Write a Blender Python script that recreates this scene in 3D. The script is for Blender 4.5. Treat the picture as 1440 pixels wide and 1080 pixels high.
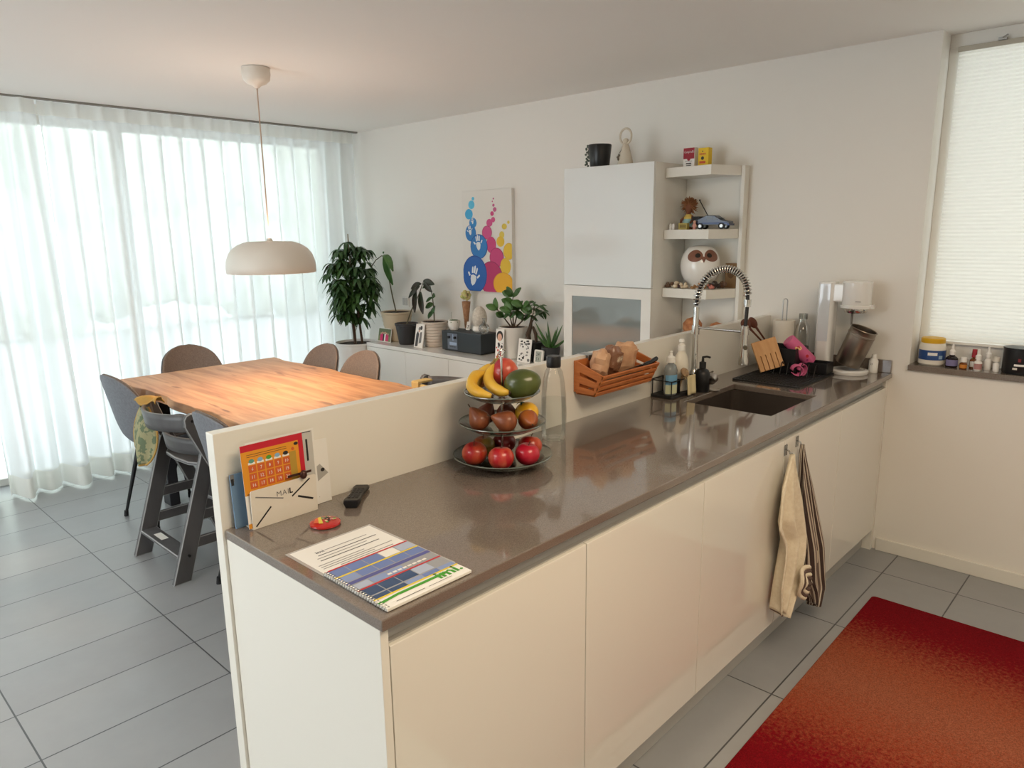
import bpy, bmesh, math, random
from mathutils import Matrix, Vector
from math import sin, cos, pi, radians
random.seed(7)
S = bpy.context.scene
for o in list(bpy.data.objects): bpy.data.objects.remove(o)

# ---------------------------------------------------------------- camera
CAM = Vector((-3.76959, -1.00130, 1.61571))
RT = Vector((0.68388, -0.729481, -0.0128526)); UP = Vector((0.159559, 0.132349, 0.978276)); FW = Vector((0.711933, 0.671075, -0.206898))
cd = bpy.data.cameras.new('camera'); cam = bpy.data.objects.new('camera', cd); S.collection.objects.link(cam)
cd.sensor_width = 36; cd.lens = 1008.75*36/1440; cd.clip_start = .05; cd.clip_end = 200
cam.matrix_world = Matrix(((RT.x, UP.x, -FW.x, CAM.x), (RT.y, UP.y, -FW.y, CAM.y), (RT.z, UP.z, -FW.z, CAM.z), (0, 0, 0, 1)))
S.camera = cam
# ---------------------------------------------------------------- world, lights, exposure
W = bpy.data.worlds.new('sky'); S.world = W; W.use_nodes = True
bg = W.node_tree.nodes['Background']; bg.inputs[0].default_value = (.87, .95, 1.0, 1); bg.inputs[1].default_value = 5.0
S.view_settings.view_transform = 'Standard'; S.view_settings.look = 'None'; S.view_settings.gamma = 1
S.view_settings.exposure = 0.16; S.view_settings.use_curve_mapping = False
def area(name, loc, size, power, col, rot=(0, 0, 0), sy=None):
    l = bpy.data.lights.new(name, 'AREA'); l.energy = power; l.color = col; l.size = size
    if sy: l.shape = 'RECTANGLE'; l.size_y = sy
    o = bpy.data.objects.new(name, l); o.location = loc; o.rotation_euler = rot; S.collection.objects.link(o); return o
area('kitchen_ceiling_light', (-2.6, -1.3, 2.44), 1.2, 44, (1, .79, .55))
area('hall_fill_light', (-5.4, 1.2, 2.44), 1.6, 52, (1, .95, .88))  # unseen fill light, added to lift the room's brightness
def point(name, loc, power, col, r=.04):
    l = bpy.data.lights.new(name, 'POINT'); l.energy = power; l.color = col; l.shadow_soft_size = r
    o = bpy.data.objects.new(name, l); o.location = loc; S.collection.objects.link(o); return o
S.cycles.max_bounces = 10; S.cycles.diffuse_bounces = 5; S.cycles.glossy_bounces = 5
S.cycles.transmission_bounces = 8; S.cycles.transparent_max_bounces = 24
S.cycles.caustics_reflective = False; S.cycles.caustics_refractive = False
S.cycles.sample_clamp_indirect = 4

# ---------------------------------------------------------------- helpers
def lin(c): return tuple(((v/255)/12.92 if v/255 <= .04045 else ((v/255+.055)/1.055)**2.4) for v in c)+(1,)
MC = {}
def mat(name, col, rough=.5, metal=0, spec=.5, coat=0, noise=None, bump=0, bscale=60, alpha=None, emit=None, trans=0, ior=1.45, sheen=0, sub=0):
    if name in MC: return MC[name]
    m = bpy.data.materials.new(name); m.use_nodes = True; nt = m.node_tree; b = nt.nodes['Principled BSDF']
    c = lin(col); b.inputs['Base Color'].default_value = c; b.inputs['Roughness'].default_value = rough
    b.inputs['Metallic'].default_value = metal; b.inputs['Specular IOR Level'].default_value = spec
    b.inputs['Coat Weight'].default_value = coat; b.inputs['Coat Roughness'].default_value = .04
    b.inputs['Transmission Weight'].default_value = trans; b.inputs['IOR'].default_value = ior
    if sheen: b.inputs['Sheen Weight'].default_value = sheen
    if sub: b.inputs['Subsurface Weight'].default_value = sub; b.inputs['Subsurface Scale'].default_value = .02
    if emit: b.inputs['Emission Color'].default_value = lin(emit[0]); b.inputs['Emission Strength'].default_value = emit[1]
    if noise:   # (scale, colour2, detail, stretch)
        sc, c2 = noise[0], lin(noise[1]); st = noise[2] if len(noise) > 2 else (1, 1, 1); lo, hi = noise[3] if len(noise) > 3 else (.35, .65)
        tc = nt.nodes.new('ShaderNodeTexCoord'); mp = nt.nodes.new('ShaderNodeMapping'); mp.inputs['Scale'].default_value = st
        n = nt.nodes.new('ShaderNodeTexNoise'); n.inputs['Scale'].default_value = sc; n.inputs['Detail'].default_value = 5
        r = nt.nodes.new('ShaderNodeValToRGB'); r.color_ramp.elements[0].position = lo; r.color_ramp.elements[1].position = hi
        r.color_ramp.elements[0].color = c; r.color_ramp.elements[1].color = c2
        L = nt.links.new; L(tc.outputs['Object'], mp.inputs[0]); L(mp.outputs[0], n.inputs['Vector']); L(n.outputs['Fac'], r.inputs[0]); L(r.outputs[0], b.inputs['Base Color'])
    if bump:
        tc = nt.nodes.new('ShaderNodeTexCoord'); n = nt.nodes.new('ShaderNodeTexNoise'); n.inputs['Scale'].default_value = bscale; n.inputs['Detail'].default_value = 4
        bp = nt.nodes.new('ShaderNodeBump'); bp.inputs['Strength'].default_value = bump; bp.inputs['Distance'].default_value = .002
        nt.links.new(tc.outputs['Object'], n.inputs['Vector']); nt.links.new(n.outputs['Fac'], bp.inputs['Height']); nt.links.new(bp.outputs[0], b.inputs['Normal'])
    MC[name] = m; return m
def clear(name, tint=(.97, .98, .97), refl=.5, rough=.02, edge=.5):   # thin clear glass or plastic
    if name in MC: return MC[name]
    m = bpy.data.materials.new(name); m.use_nodes = True; nt = m.node_tree; nt.nodes.clear(); N = nt.nodes.new; L = nt.links.new
    out = N('ShaderNodeOutputMaterial'); mx = N('ShaderNodeMixShader'); t = N('ShaderNodeBsdfTransparent'); g = N('ShaderNodeBsdfGlossy')
    lw = N('ShaderNodeLayerWeight'); lw.inputs[0].default_value = edge; mu = N('ShaderNodeMath'); mu.operation = 'MULTIPLY'; mu.inputs[1].default_value = refl
    t.inputs[0].default_value = (*tint, 1); g.inputs['Roughness'].default_value = rough
    L(lw.outputs['Fresnel'], mu.inputs[0]); L(mu.outputs[0], mx.inputs[0]); L(t.outputs[0], mx.inputs[1]); L(g.outputs[0], mx.inputs[2]); L(mx.outputs[0], out.inputs[0])
    MC[name] = m; return m
def cloth(name, col, tr, tl, bump=0):   # sheer or light-passing fabric
    m = bpy.data.materials.new(name); m.use_nodes = True; nt = m.node_tree; nt.nodes.clear(); N = nt.nodes.new; L = nt.links.new
    out = N('ShaderNodeOutputMaterial'); a = N('ShaderNodeMixShader'); b = N('ShaderNodeMixShader')
    t = N('ShaderNodeBsdfTransparent'); d = N('ShaderNodeBsdfDiffuse'); tlu = N('ShaderNodeBsdfTranslucent')
    d.inputs[0].default_value = lin(col); tlu.inputs[0].default_value = lin(col); a.inputs[0].default_value = tl; b.inputs[0].default_value = tr
    if tr > .05:
        lw = N('ShaderNodeLayerWeight'); lw.inputs[0].default_value = .5; mr = N('ShaderNodeMapRange'); mr.inputs['From Min'].default_value = .1; mr.inputs['From Max'].default_value = .75
        mr.inputs['To Min'].default_value = tr; mr.inputs['To Max'].default_value = .0; L(lw.outputs['Facing'], mr.inputs['Value']); L(mr.outputs[0], b.inputs[0])
    L(d.outputs[0], a.inputs[1]); L(tlu.outputs[0], a.inputs[2]); L(a.outputs[0], b.inputs[1]); L(t.outputs[0], b.inputs[2]); L(b.outputs[0], out.inputs[0])
    MC[name] = m; return m

class MB:
    def __init__(s, M=None): s.v = []; s.f = []; s.mi = []; s.uv = {}; s.M = M or Matrix()
    def add(s, vs, fs, m=0, uvs=None):
        k = len(s.v); s.v += [s.M @ Vector(p) for p in vs]
        for q in fs: s.f.append([k+i for i in q]); s.mi.append(m)
        if uvs:
            for i, t in enumerate(uvs): s.uv[k+i] = t
        return s
    def box(s, x0, x1, y0, y1, z0, z1, m=0):
        return s.add([(x, y, z) for z in (z0, z1) for y in (y0, y1) for x in (x0, x1)], [(0, 2, 3, 1), (4, 5, 7, 6), (0, 1, 5, 4), (2, 6, 7, 3), (0, 4, 6, 2), (1, 3, 7, 5)], m)
    def lathe(s, prof, seg=24, c=(0, 0, 0), m=0, T=None, sx=1, sy=1):
        vs = []; T = T or Matrix(); n = len(prof)
        for r, z in prof:
            for i in range(seg):
                a = 2*pi*i/seg; vs.append(Vector(c)+T @ Vector((r*cos(a)*sx, r*sin(a)*sy, z)))
        fs = [(j*seg+i, j*seg+(i+1) % seg, (j+1)*seg+(i+1) % seg, (j+1)*seg+i) for j in range(n-1) for i in range(seg)]
        if prof[0][0] > 1e-6: fs.append(tuple(reversed(range(seg))))
        if prof[-1][0] > 1e-6: fs.append(tuple((n-1)*seg+i for i in range(seg)))
        return s.add(vs, fs, m)
    def cyl(s, p0, p1, r0, r1=None, seg=16, m=0): return s.tube([p0, p1], [r0, r0 if r1 is None else r1], seg, m)
    def tube(s, pts, rad, seg=10, m=0, closed=False):
        pts = [Vector(p) for p in pts]; n = len(pts)
        if not hasattr(rad, '__len__'): rad = [rad]*n
        vs = []; prev = None
        for i, p in enumerate(pts):
            if closed: d = pts[(i+1) % n]-pts[i-1]
            else: d = pts[min(i+1, n-1)]-pts[max(i-1, 0)]
            d = d.normalized() if d.length > 1e-9 else Vector((0, 0, 1))
            if prev is None: u = d.orthogonal().normalized()
            else: u = (prev-d*prev.dot(d)); u = u.normalized() if u.length > 1e-6 else d.orthogonal().normalized()
            prev = u; w = d.cross(u)
            for k in range(seg):
                a = 2*pi*k/seg; vs.append(p+(u*cos(a)+w*sin(a))*rad[i])
        fs = []; R = n if closed else n-1
        for j in range(R):
            for i in range(seg): fs.append((j*seg+i, j*seg+(i+1) % seg, ((j+1) % n)*seg+(i+1) % seg, ((j+1) % n)*seg+i))
        if not closed: fs += [tuple(reversed(range(seg))), tuple((n-1)*seg+i for i in range(seg))]
        return s.add(vs, fs, m)
    def ball(s, c, rx, ry=None, rz=None, seg=16, m=0, T=None, fn=None):
        ry = rx if ry is None else ry; rz = rx if rz is None else rz; T = T or Matrix(); rings = seg//2+1; vs = []
        for j in range(1, rings):
            ph = pi*j/rings
            for i in range(seg):
                a = 2*pi*i/seg; p = Vector((sin(ph)*cos(a), sin(ph)*sin(a), cos(ph)))
                if fn: p = fn(p)
                vs.append(Vector(c)+T @ Vector((p.x*rx, p.y*ry, p.z*rz)))
        a0, b0 = Vector((0, 0, 1)), Vector((0, 0, -1))
        if fn: a0, b0 = fn(a0), fn(b0)
        vs += [Vector(c)+T @ Vector((a0.x*rx, a0.y*ry, a0.z*rz)), Vector(c)+T @ Vector((b0.x*rx, b0.y*ry, b0.z*rz))]
        t, b = len(vs)-2, len(vs)-1; R = rings-1
        fs = [(j*seg+i, (j+1)*seg+i, (j+1)*seg+(i+1) % seg, j*seg+(i+1) % seg) for j in range(R-1) for i in range(seg)]
        fs += [(t, i, (i+1) % seg) for i in range(seg)]+[(b, (R-1)*seg+(i+1) % seg, (R-1)*seg+i) for i in range(seg)]
        return s.add(vs, fs, m)
    def prism(s, pts, z0, z1, m=0):   # pts in xy, extruded along z
        n = len(pts)
        return s.add([(x, y, z0) for x, y in pts]+[(x, y, z1) for x, y in pts], [tuple(reversed(range(n))), tuple(range(n, 2*n))]+[(i, (i+1) % n, n+(i+1) % n, n+i) for i in range(n)], m)
    def flat(s, pts, z=0, m=0): return s.add([(x, y, z) for x, y in pts], [tuple(range(len(pts)))], m)
    def rect(s, x0, y0, x1, y1, z=0, m=0): return s.flat([(x0, y0), (x1, y0), (x1, y1), (x0, y1)], z, m)
    def oval(s, cx, cy, rx, ry, z=0, m=0, clip=None, n=28):
        p = [(cx+rx*cos(2*pi*i/n), cy+ry*sin(2*pi*i/n)) for i in range(n)]
        if clip: p = [(min(max(x, clip[0]), clip[1]), min(max(y, clip[2]), clip[3])) for x, y in p]
        return s.flat(p, z, m)
    def grid(s, fn, nu, nv, m=0):
        vs = []; uvs = []
        for j in range(nv+1):
            for i in range(nu+1): vs.append(fn(i/nu, j/nv)); uvs.append((i/nu, j/nv))
        return s.add(vs, [(j*(nu+1)+i, j*(nu+1)+i+1, (j+1)*(nu+1)+i+1, (j+1)*(nu+1)+i) for j in range(nv) for i in range(nu)], m, uvs)
    def leaf(s, base, d, L, w, up=None, droop=.3, m=0, n=4):   # a folded, pointed leaf
        d = Vector(d).normalized(); up = Vector(up) if up else Vector((0, 0, 1)); sd = d.cross(up)
        sd = sd.normalized() if sd.length > .01 else Vector((1, 0, 0)); nn = sd.cross(d).normalized(); base = Vector(base); vs = []
        for i in range(n+1):
            t = i/n; c = base+d*L*t-Vector((0, 0, 1))*droop*L*t*t; ww = w*sin(pi*min(.97, t*.93+.03))**.8*.5
            vs += [c-sd*ww+nn*ww*.35, c, c+sd*ww+nn*ww*.35]
        fs = []
        for i in range(n):
            for k in (0, 1): fs.append((i*3+k, i*3+k+1, i*3+k+4, i*3+k+3))
        return s.add(vs, fs, m)
    def build(s, name, mats, parent=None, smooth=False, bevel=0, seg=2, solid=0, subd=0, recalc=True, loc=None, ang=40):
        me = bpy.data.meshes.new(name); me.from_pydata([tuple(p) for p in s.v], [], s.f)
        if not isinstance(mats, (list, tuple)): mats = [mats]
        for m in mats: me.materials.append(m)
        me.polygons.foreach_set('material_index', s.mi)
        if s.uv:
            ul = me.uv_layers.new(name='UVMap')
            for lp in me.loops: ul.data[lp.index].uv = s.uv.get(lp.vertex_index, (0, 0))
        if recalc:
            bm = bmesh.new(); bm.from_mesh(me); bmesh.ops.recalc_face_normals(bm, faces=bm.faces); bm.to_mesh(me); bm.free()
        if smooth:
            me.polygons.foreach_set('use_smooth', [True]*len(me.polygons))
            try: me.set_sharp_from_angle(angle=radians(ang))
            except Exception: pass
        me.update()
        o = bpy.data.objects.new(name, me); S.collection.objects.link(o)
        if parent: o.parent = parent
        if loc: o.location = loc
        if solid:
            md = o.modifiers.new('solid', 'SOLIDIFY'); md.thickness = solid; md.offset = 0
        if bevel:
            md = o.modifiers.new('bevel', 'BEVEL'); md.width = bevel; md.segments = seg; md.limit_method = 'ANGLE'; md.angle_limit = radians(45)
        if subd:
            md = o.modifiers.new('sub', 'SUBSURF'); md.levels = subd; md.render_levels = subd
        return o
def tag(o, label, cat, group=None, kind=None):
    o['label'] = label; o['category'] = cat
    if group: o['group'] = group
    if kind: o['kind'] = kind
    return o
def struct(o): o['kind'] = 'structure'; return o
def thing(name, label, cat, loc=(0, 0, 0), rz=0, group=None):
    o = bpy.data.objects.new(name, None); o.empty_display_size = .05; S.collection.objects.link(o)
    o.location = loc; o.rotation_euler = (0, 0, rz); return tag(o, label, cat, group)
def dup(root, loc, rz=None, label=None):
    def cp(o, par):
        c = o.copy(); S.collection.objects.link(c); c.parent = par
        for ch in list(o.children): cp(ch, c)
        return c
    r = cp(root, None); r.location = loc
    if rz is not None: r.rotation_euler = (0, 0, rz)
    if label: r['label'] = label
    return r
def frame(o, right, up):   # a sheet's own axes: x right, y up, z out of the sheet
    r = Vector(right).normalized(); n = r.cross(Vector(up)).normalized(); u = n.cross(r)
    return Matrix(((r.x, u.x, n.x, o[0]), (r.y, u.y, n.y, o[1]), (r.z, u.z, n.z, o[2]), (0, 0, 0, 1)))
def text(body, size, m, parent, M, name='lettering', ext=.0002, align='LEFT', sx=1):
    cu = bpy.data.curves.new(name, 'FONT'); cu.body = body; cu.size = size; cu.extrude = ext; cu.align_x = align; cu.resolution_u = 2
    t = bpy.data.objects.new(name, cu); me = bpy.data.meshes.new_from_object(t); bpy.data.objects.remove(t)
    me.transform(M @ Matrix.Diagonal((sx, 1, 1, 1))); me.materials.clear(); me.materials.append(m)
    o = bpy.data.objects.new(name, me); S.collection.objects.link(o); o.parent = parent; return o
def ctext(mb, body, x, y, size, z=.0006, m=0, sx=1, align='LEFT', bold=0):   # lettering printed within a sheet's own mesh
    cu = bpy.data.curves.new('t', 'FONT'); cu.body = body; cu.size = size; cu.align_x = align; cu.resolution_u = 1; cu.offset = bold
    t = bpy.data.objects.new('t', cu); me = bpy.data.meshes.new_from_object(t); bpy.data.objects.remove(t)
    mb.add([(x+v.co.x*sx, y+v.co.y, z) for v in me.vertices], [tuple(p.vertices) for p in me.polygons], m); bpy.data.meshes.remove(me)
def rrect(w, h, r, n=5, cx=0, cy=0):
    p = []
    for sx, sy, a0 in ((1, 1, 0), (-1, 1, 90), (-1, -1, 180), (1, -1, 270)):
        for i in range(n+1):
            a = radians(a0+90*i/n); p.append((cx+sx*(w/2-r)+r*cos(a), cy+sy*(h/2-r)+r*sin(a)))
    return p
def tinted(name, col2, col1, rough=.5): return mat(name, col1, rough)

# ---------------------------------------------------------------- common materials
wallm = mat('wall_paint', (230, 227, 220), .85, bump=.15, bscale=180)
ceilm = mat('ceiling_paint', (240, 238, 234), .9)
white = mat('white_lacquer', (228, 226, 220), .35)
gloss = mat('white_gloss', (226, 223, 214), .07, coat=.6)
cream = mat('white_panel', (226, 223, 214), .30, coat=.15)
black = mat('black_plastic', (22, 22, 24), .38)
blackm = mat('black_matte', (30, 31, 33), .6)
chrome = mat('chrome', (205, 203, 198), .12, 1)
steel = mat('brushed_steel', (176, 170, 162), .28, 1)
alu = mat('aluminium', (170, 170, 168), .35, 1)
stone = mat('dark_composite_stone', (104, 94, 86), .10, spec=.7, coat=.6, noise=(420, (124, 113, 104)))
alu2 = mat('satin_aluminium', (176, 174, 170), .5, .3)
clr = clear('clear_glass'); clrg = clear('greenish_glass', (.86, .9, .87), .75)
paper = mat('white_paper', (228, 226, 220), .7)
ink = mat('black_ink', (30, 30, 32), .6); greyink = mat('grey_ink', (120, 118, 116), .6)
red = mat('red_print', (190, 28, 40), .45); yel = mat('yellow_print', (225, 200, 50), .5); grn = mat('green_print', (70, 150, 50), .5)

# ================================================================ SETTING
CE = 2.458
def floor_mat():
    m = bpy.data.materials.new('grey_floor_tiles'); m.use_nodes = True; nt = m.node_tree; b = nt.nodes['Principled BSDF']; N = nt.nodes.new; L = nt.links.new
    tc = N('ShaderNodeTexCoord'); mp = N('ShaderNodeMapping'); mp.inputs['Location'].default_value = (2.742+.62*20, .110+.3122*20, 0)
    br = N('ShaderNodeTexBrick'); br.offset = 0; br.squash = 1; br.inputs['Scale'].default_value = 1; br.inputs['Brick Width'].default_value = .62; br.inputs['Row Height'].default_value = .3122
    br.inputs['Mortar Size'].default_value = .0028; br.inputs['Mortar Smooth'].default_value = .1; br.inputs['Bias'].default_value = -.2
    br.inputs['Color1'].default_value = lin((150, 152, 154)); br.inputs['Color2'].default_value = lin((160, 162, 163)); br.inputs['Mortar'].default_value = lin((74, 76, 78))
    L(tc.outputs['Object'], mp.inputs[0]); L(mp.outputs[0], br.inputs['Vector'])
    n = N('ShaderNodeTexNoise'); n.inputs['Scale'].default_value = 3.5; n.inputs['Detail'].default_value = 6; n.inputs['Roughness'].default_value = .65
    L(tc.outputs['Object'], n.inputs['Vector'])
    mx = N('ShaderNodeMix'); mx.data_type = 'RGBA'; mx.blend_type = 'MULTIPLY'; mx.inputs[0].default_value = .35
    r = N('ShaderNodeValToRGB'); r.color_ramp.elements[0].position = .3; r.color_ramp.elements[1].position = .7; r.color_ramp.elements[0].color = (.7, .7, .7, 1)
    L(n.outputs['Fac'], r.inputs[0]); L(br.outputs['Color'], mx.inputs[6]); L(r.outputs[0], mx.inputs[7]); L(mx.outputs[2], b.inputs['Base Color'])
    b.inputs['Roughness'].default_value = .31; b.inputs['Specular IOR Level'].default_value = .6
    inv = N('ShaderNodeMath'); inv.operation = 'MULTIPLY'; inv.inputs[1].default_value = -1; L(br.outputs['Fac'], inv.inputs[0])
    bp = N('ShaderNodeBump'); bp.inputs['Distance'].default_value = .002; bp.inputs['Strength'].default_value = .6; L(inv.outputs[0], bp.inputs['Height']); L(bp.outputs[0], b.inputs['Normal'])
    return m
struct(MB().box(-7, .3, -3.2, 4.75, -.12, 0).build('floor', floor_mat()))
struct(MB().box(-7, .3, -3.2, 4.75, CE, CE+.12).build('ceiling', ceilm))
struct(MB().box(0, .3, -.07, 4.75, 0, CE).box(0, .3, -1.65, -.07, 0, .945).box(0, .3, -3.2, -1.65, 0, CE).build('wall_right', wallm))
struct(MB().box(-7, .3, -3.3, -3.2, 0, CE).build('wall_front', wallm))
struct(MB().box(-7.1, -7, -3.3, 1.2, 0, CE).box(-7.1, -7, 3.4, 4.75, 0, CE).box(-7.1, -7, 1.2, 3.4, 2.2, CE).build('wall_left', wallm))
struct(MB().box(-7, -6.2, 4.55, 4.75, 0, CE).box(-.14, 0, 4.55, 4.75, 0, CE).box(-6.2, -.14, 4.55, 4.75, 2.40, CE).build('wall_back', wallm))
struct(MB().box(-.014, 0, -3.2, -.002, 0, .0665).build('baseboard_right', cream, bevel=.003))
struct(MB().box(-6.99, -.02, -3.2, -3.186, 0, .0665).build('baseboard_front', cream, bevel=.003))
# big glazing behind the curtains
w1 = struct(MB().box(-6.2, -.14, 4.60, 4.66, 0, .05).box(-6.2, -.14, 4.60, 4.66, 2.34, 2.40).box(-6.2, -6.14, 4.6, 4.66, .05, 2.34).box(-.20, -.14, 4.6, 4.66, .05, 2.34)
            .box(-3.70, -3.60, 4.6, 4.66, .05, 2.34).box(-1.86, -1.78, 4.6, 4.66, .05, 2.34).build('window_1', white, bevel=.004))
MB().box(-6.14, -.20, 4.625, 4.632, .05, 2.34).build('window_pane', clr, w1)
# window beside the counter with its stone sill and pleated blind
struct(MB().box(-.018, .14, -1.65, -.068, .945, .972).build('trim_1', stone, bevel=.002))
w2 = struct(MB().box(.13, .19, -1.65, -.07, .972, 1.092).box(.13, .19, -1.65, -.07, 2.40, CE).box(.13, .19, -.112, -.07, 1.092, 2.40).box(.13, .19, -1.65, -1.60, 1.092, 2.40)
            .box(.126, .131, -1.62, -.10, 1.0, 1.006).build('window_2', white, bevel=.003))
MB().box(.155, .161, -1.60, -.112, 1.092, 2.40).build('window_pane', clr, w2)
blindm = cloth('blind_fabric', (226, 223, 214), .0, .27)
bl = thing('pleated_blind', 'off-white pleated blind pulled down over the window at right', 'blind', (.118, -.11, 1.07))
MB().box(-.014, .012, -1.46, .002, 1.305, 1.328).build('head_rail', mat('rail_beige', (178, 172, 158), .5), bl, bevel=.003)
b = MB(); n = 74
b.grid(lambda u, v: (-.004+(.003 if round(v*2*n) % 2 else -.003), -1.45*u-.004, .016+v*1.288), 1, 2*n); b.build('pleated_fabric', blindm, bl, recalc=False)
MB().box(-.012, .012, -1.46, .002, 0, .014).build('bottom_rail', white, bl, bevel=.002)
MB().box(-.02, .0, -.18, -.15, 1.328, 1.34).cyl((-.016, -.165, 1.336), (-.03, -.185, 1.343), .004, m=0).build('blind_bracket', alu, bl)

# ---------------------------------------------------------------- curtains
sheer = cloth('sheer_fabric', (240, 242, 242), .24, .58)
hemm = cloth('sheer_double_fabric', (232, 232, 227), .02, .42)
tr = tag(MB().box(-6.4, -.03, 4.27, 4.30, CE-.012, CE).build('curtain_track', mat('track_grey', (140, 138, 132), .5)), 'slim grey curtain track on the ceiling above the sheer curtains', 'curtain track')
def curtain(x0, x1, label, dy, ph, hem_z):
    t = thing('sheer_curtain', label, 'curtain', ((x0+x1)/2, 4.285+dy, 0), 0, 'sheer curtains along the glass front')
    c = (x0+x1)/2; wd = x1-x0; N = max(2, round(wd/.148)); rnd = random.Random(int(ph*100)); off = [rnd.uniform(-.3, .3) for _ in range(N+2)]; am = [rnd.uniform(.6, 1.25) for _ in range(N+2)]
    top = CE-.014
    def pos(u, z):
        k = u*N; i = int(min(k, N-1)); fr = k-i; h = (z-hem_z)/(top-hem_z)
        # a pinched pleat at the head opens into soft uneven folds
        pinch = math.exp(-((fr-.5)/.13)**2)
        fold = am[i]*(.062*(1-h)**.4+.022)*sin(2*pi*(k+off[0]*(1-h)*1.2)+ph)+.02*(1-h)*sin(2*pi*k*.37+ph*2)+.012*(1-h)*sin(2*pi*k*2.1+ph)
        yy = fold*min(1, (1-h)*9+.12)-.03*pinch*max(0, 1-(1-h)*14)
        xx = x0+wd*u-c+.012*(1-h)*sin(k*1.7+ph)+(.012*sin(2*pi*k+pi/2))*min(1, (1-h)*10)
        return (xx, yy, z)
    nu = N*14
    MB().grid(lambda u, v: pos(u, hem_z+.13+(top-.085-hem_z-.13)*v), nu, 26).build('curtain_fabric', sheer, t, smooth=True, recalc=False, ang=180)
    MB().grid(lambda u, v: pos(u, top-.085+.085*v), nu, 4).build('heading_tape', hemm, t, smooth=True, recalc=False, ang=180)
    MB().grid(lambda u, v: pos(u, hem_z+.13*v), nu, 3).build('hem', hemm, t, smooth=True, recalc=False, ang=180)
    return t
curtain(-2.36, -.06, 'long white sheer curtain behind the dining table, ending at the wall with the painting', .02, .4, .012)
curtain(-2.84, -2.38, 'narrow white sheer curtain panel left of the grey chairs, hem nearest the tiles', -.02, 1.9, .012)
curtain(-5.9, -2.87, 'white sheer curtain at the left edge of the photo', .03, 3.1, .04)

# ---------------------------------------------------------------- outside
struct(MB().box(-14, 8, 4.75, 22, -.16, -.06).build('floor_terrace', mat('terrace_stone_skylit', (214, 216, 220), .8)))  # bluish-white of the sky light is mixed into the stone colour
hm = mat('hedge_leaves_hazed', (206, 212, 200), .8, noise=(3, (222, 226, 216)))  # leaf colour paled so the outdoor haze is painted in
hb = MB(); rr = random.Random(3)
for i in range(150): hb.ball((-14+(i % 50)*.46, 13+rr.uniform(-.5, .5), 1.2+(i//50)*1.8+rr.uniform(-.3, .3)), rr.uniform(.7, 1.0), rr.uniform(.5, .8), rr.uniform(.9, 1.3), 10)
tag(hb.build('garden_hedge', hm, smooth=True), 'pale green hedge outside seen through the sheer curtains', 'hedge', kind='stuff')
def patio_chair(loc, rz, label):
    t = thing('garden_chair', label, 'chair', loc, rz)
    MB().box(-.24, .24, -.24, .24, .40, .43).build('seat', white, t); MB().box(-.26, -.23, -.24, .24, .43, .86).build('backrest', white, t)
    for sx in (-1, 1):
        for sy in (-1, 1): MB().cyl((sx*.2, sy*.2, .41), (sx*.25, sy*.23, 0), .018, m=0).build('leg', white, t)
patio_chair((-3.15, 6.0, -.06), .5, 'pale garden chair on the terrace behind the leftmost curtain')

# ================================================================ PENINSULA
L0 = -3.065
tag(MB().box(-3.071, -.001, .626, .663, 0, 1.16).build('partition_panel', cream, bevel=.0015), 'long white half-height panel standing behind the kitchen worktop', 'panel')
# worktop with sink cut-out
wt = MB(); X = [L0, -1.175, -.725, -.001]; Y = [0, .095, .465, .6255]
for i in range(3):
    for j in range(3):
        if (i, j) != (1, 1): wt.box(X[i], X[i+1], Y[j], Y[j+1], .896, .92)
o = wt.build('worktop', stone); bm = bmesh.new(); bm.from_mesh(o.data); bmesh.ops.remove_doubles(bm, verts=bm.verts, dist=1e-5)
dd = {}
for f in bm.faces: dd.setdefault(tuple(sorted(v.index for v in f.verts)), []).append(f)
bmesh.ops.delete(bm, geom=[f for q in dd.values() if len(q) > 1 for f in q], context='FACES_ONLY'); bmesh.ops.recalc_face_normals(bm, faces=bm.faces); bm.to_mesh(o.data); bm.free()
md = o.modifiers.new('bevel', 'BEVEL'); md.width = .0025; md.segments = 2; md.limit_method = 'ANGLE'
tag(o, 'dark grey speckled stone worktop running from the mail holder to the wall', 'worktop')
tag(MB().box(-.016, -.001, .004, .625, .9205, .983).build('upstand', stone, bevel=.002), 'low dark stone upstand on the wall behind the soda maker', 'upstand')
sm = mat('dark_sink', (62, 55, 50), .3)
sk = thing('kitchen_sink', 'dark rectangular sink sunk under the grey worktop below the spring faucet', 'sink', (-.95, .28, .72))
b = MB(); o_, i_ = rrect(.47, .39, .05), rrect(.45, .37, .045); nn = len(o_)
z0, z1 = 0, .175
b.add([(x, y, z1) for x, y in o_]+[(x, y, z1) for x, y in i_]+[(x*.96, y*.96, z0+.006) for x, y in i_]+[(x, y, z0) for x, y in o_],
      [(k, (k+1) % nn, nn+(k+1) % nn, nn+k) for k in range(nn)]+[(nn+k, nn+(k+1) % nn, 2*nn+(k+1) % nn, 2*nn+k) for k in range(nn)]+[tuple(range(2*nn, 3*nn)), tuple(range(3*nn, 4*nn))]+[(k, (k+1) % nn, 3*nn+(k+1) % nn, 3*nn+k) for k in range(nn)])
b.build('basin', sm, sk); MB().lathe([(0, .008), (.04, .008), (.042, .011), (.02, .013), (0, .012)], 20).build('drain', steel, sk, smooth=True)
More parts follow.
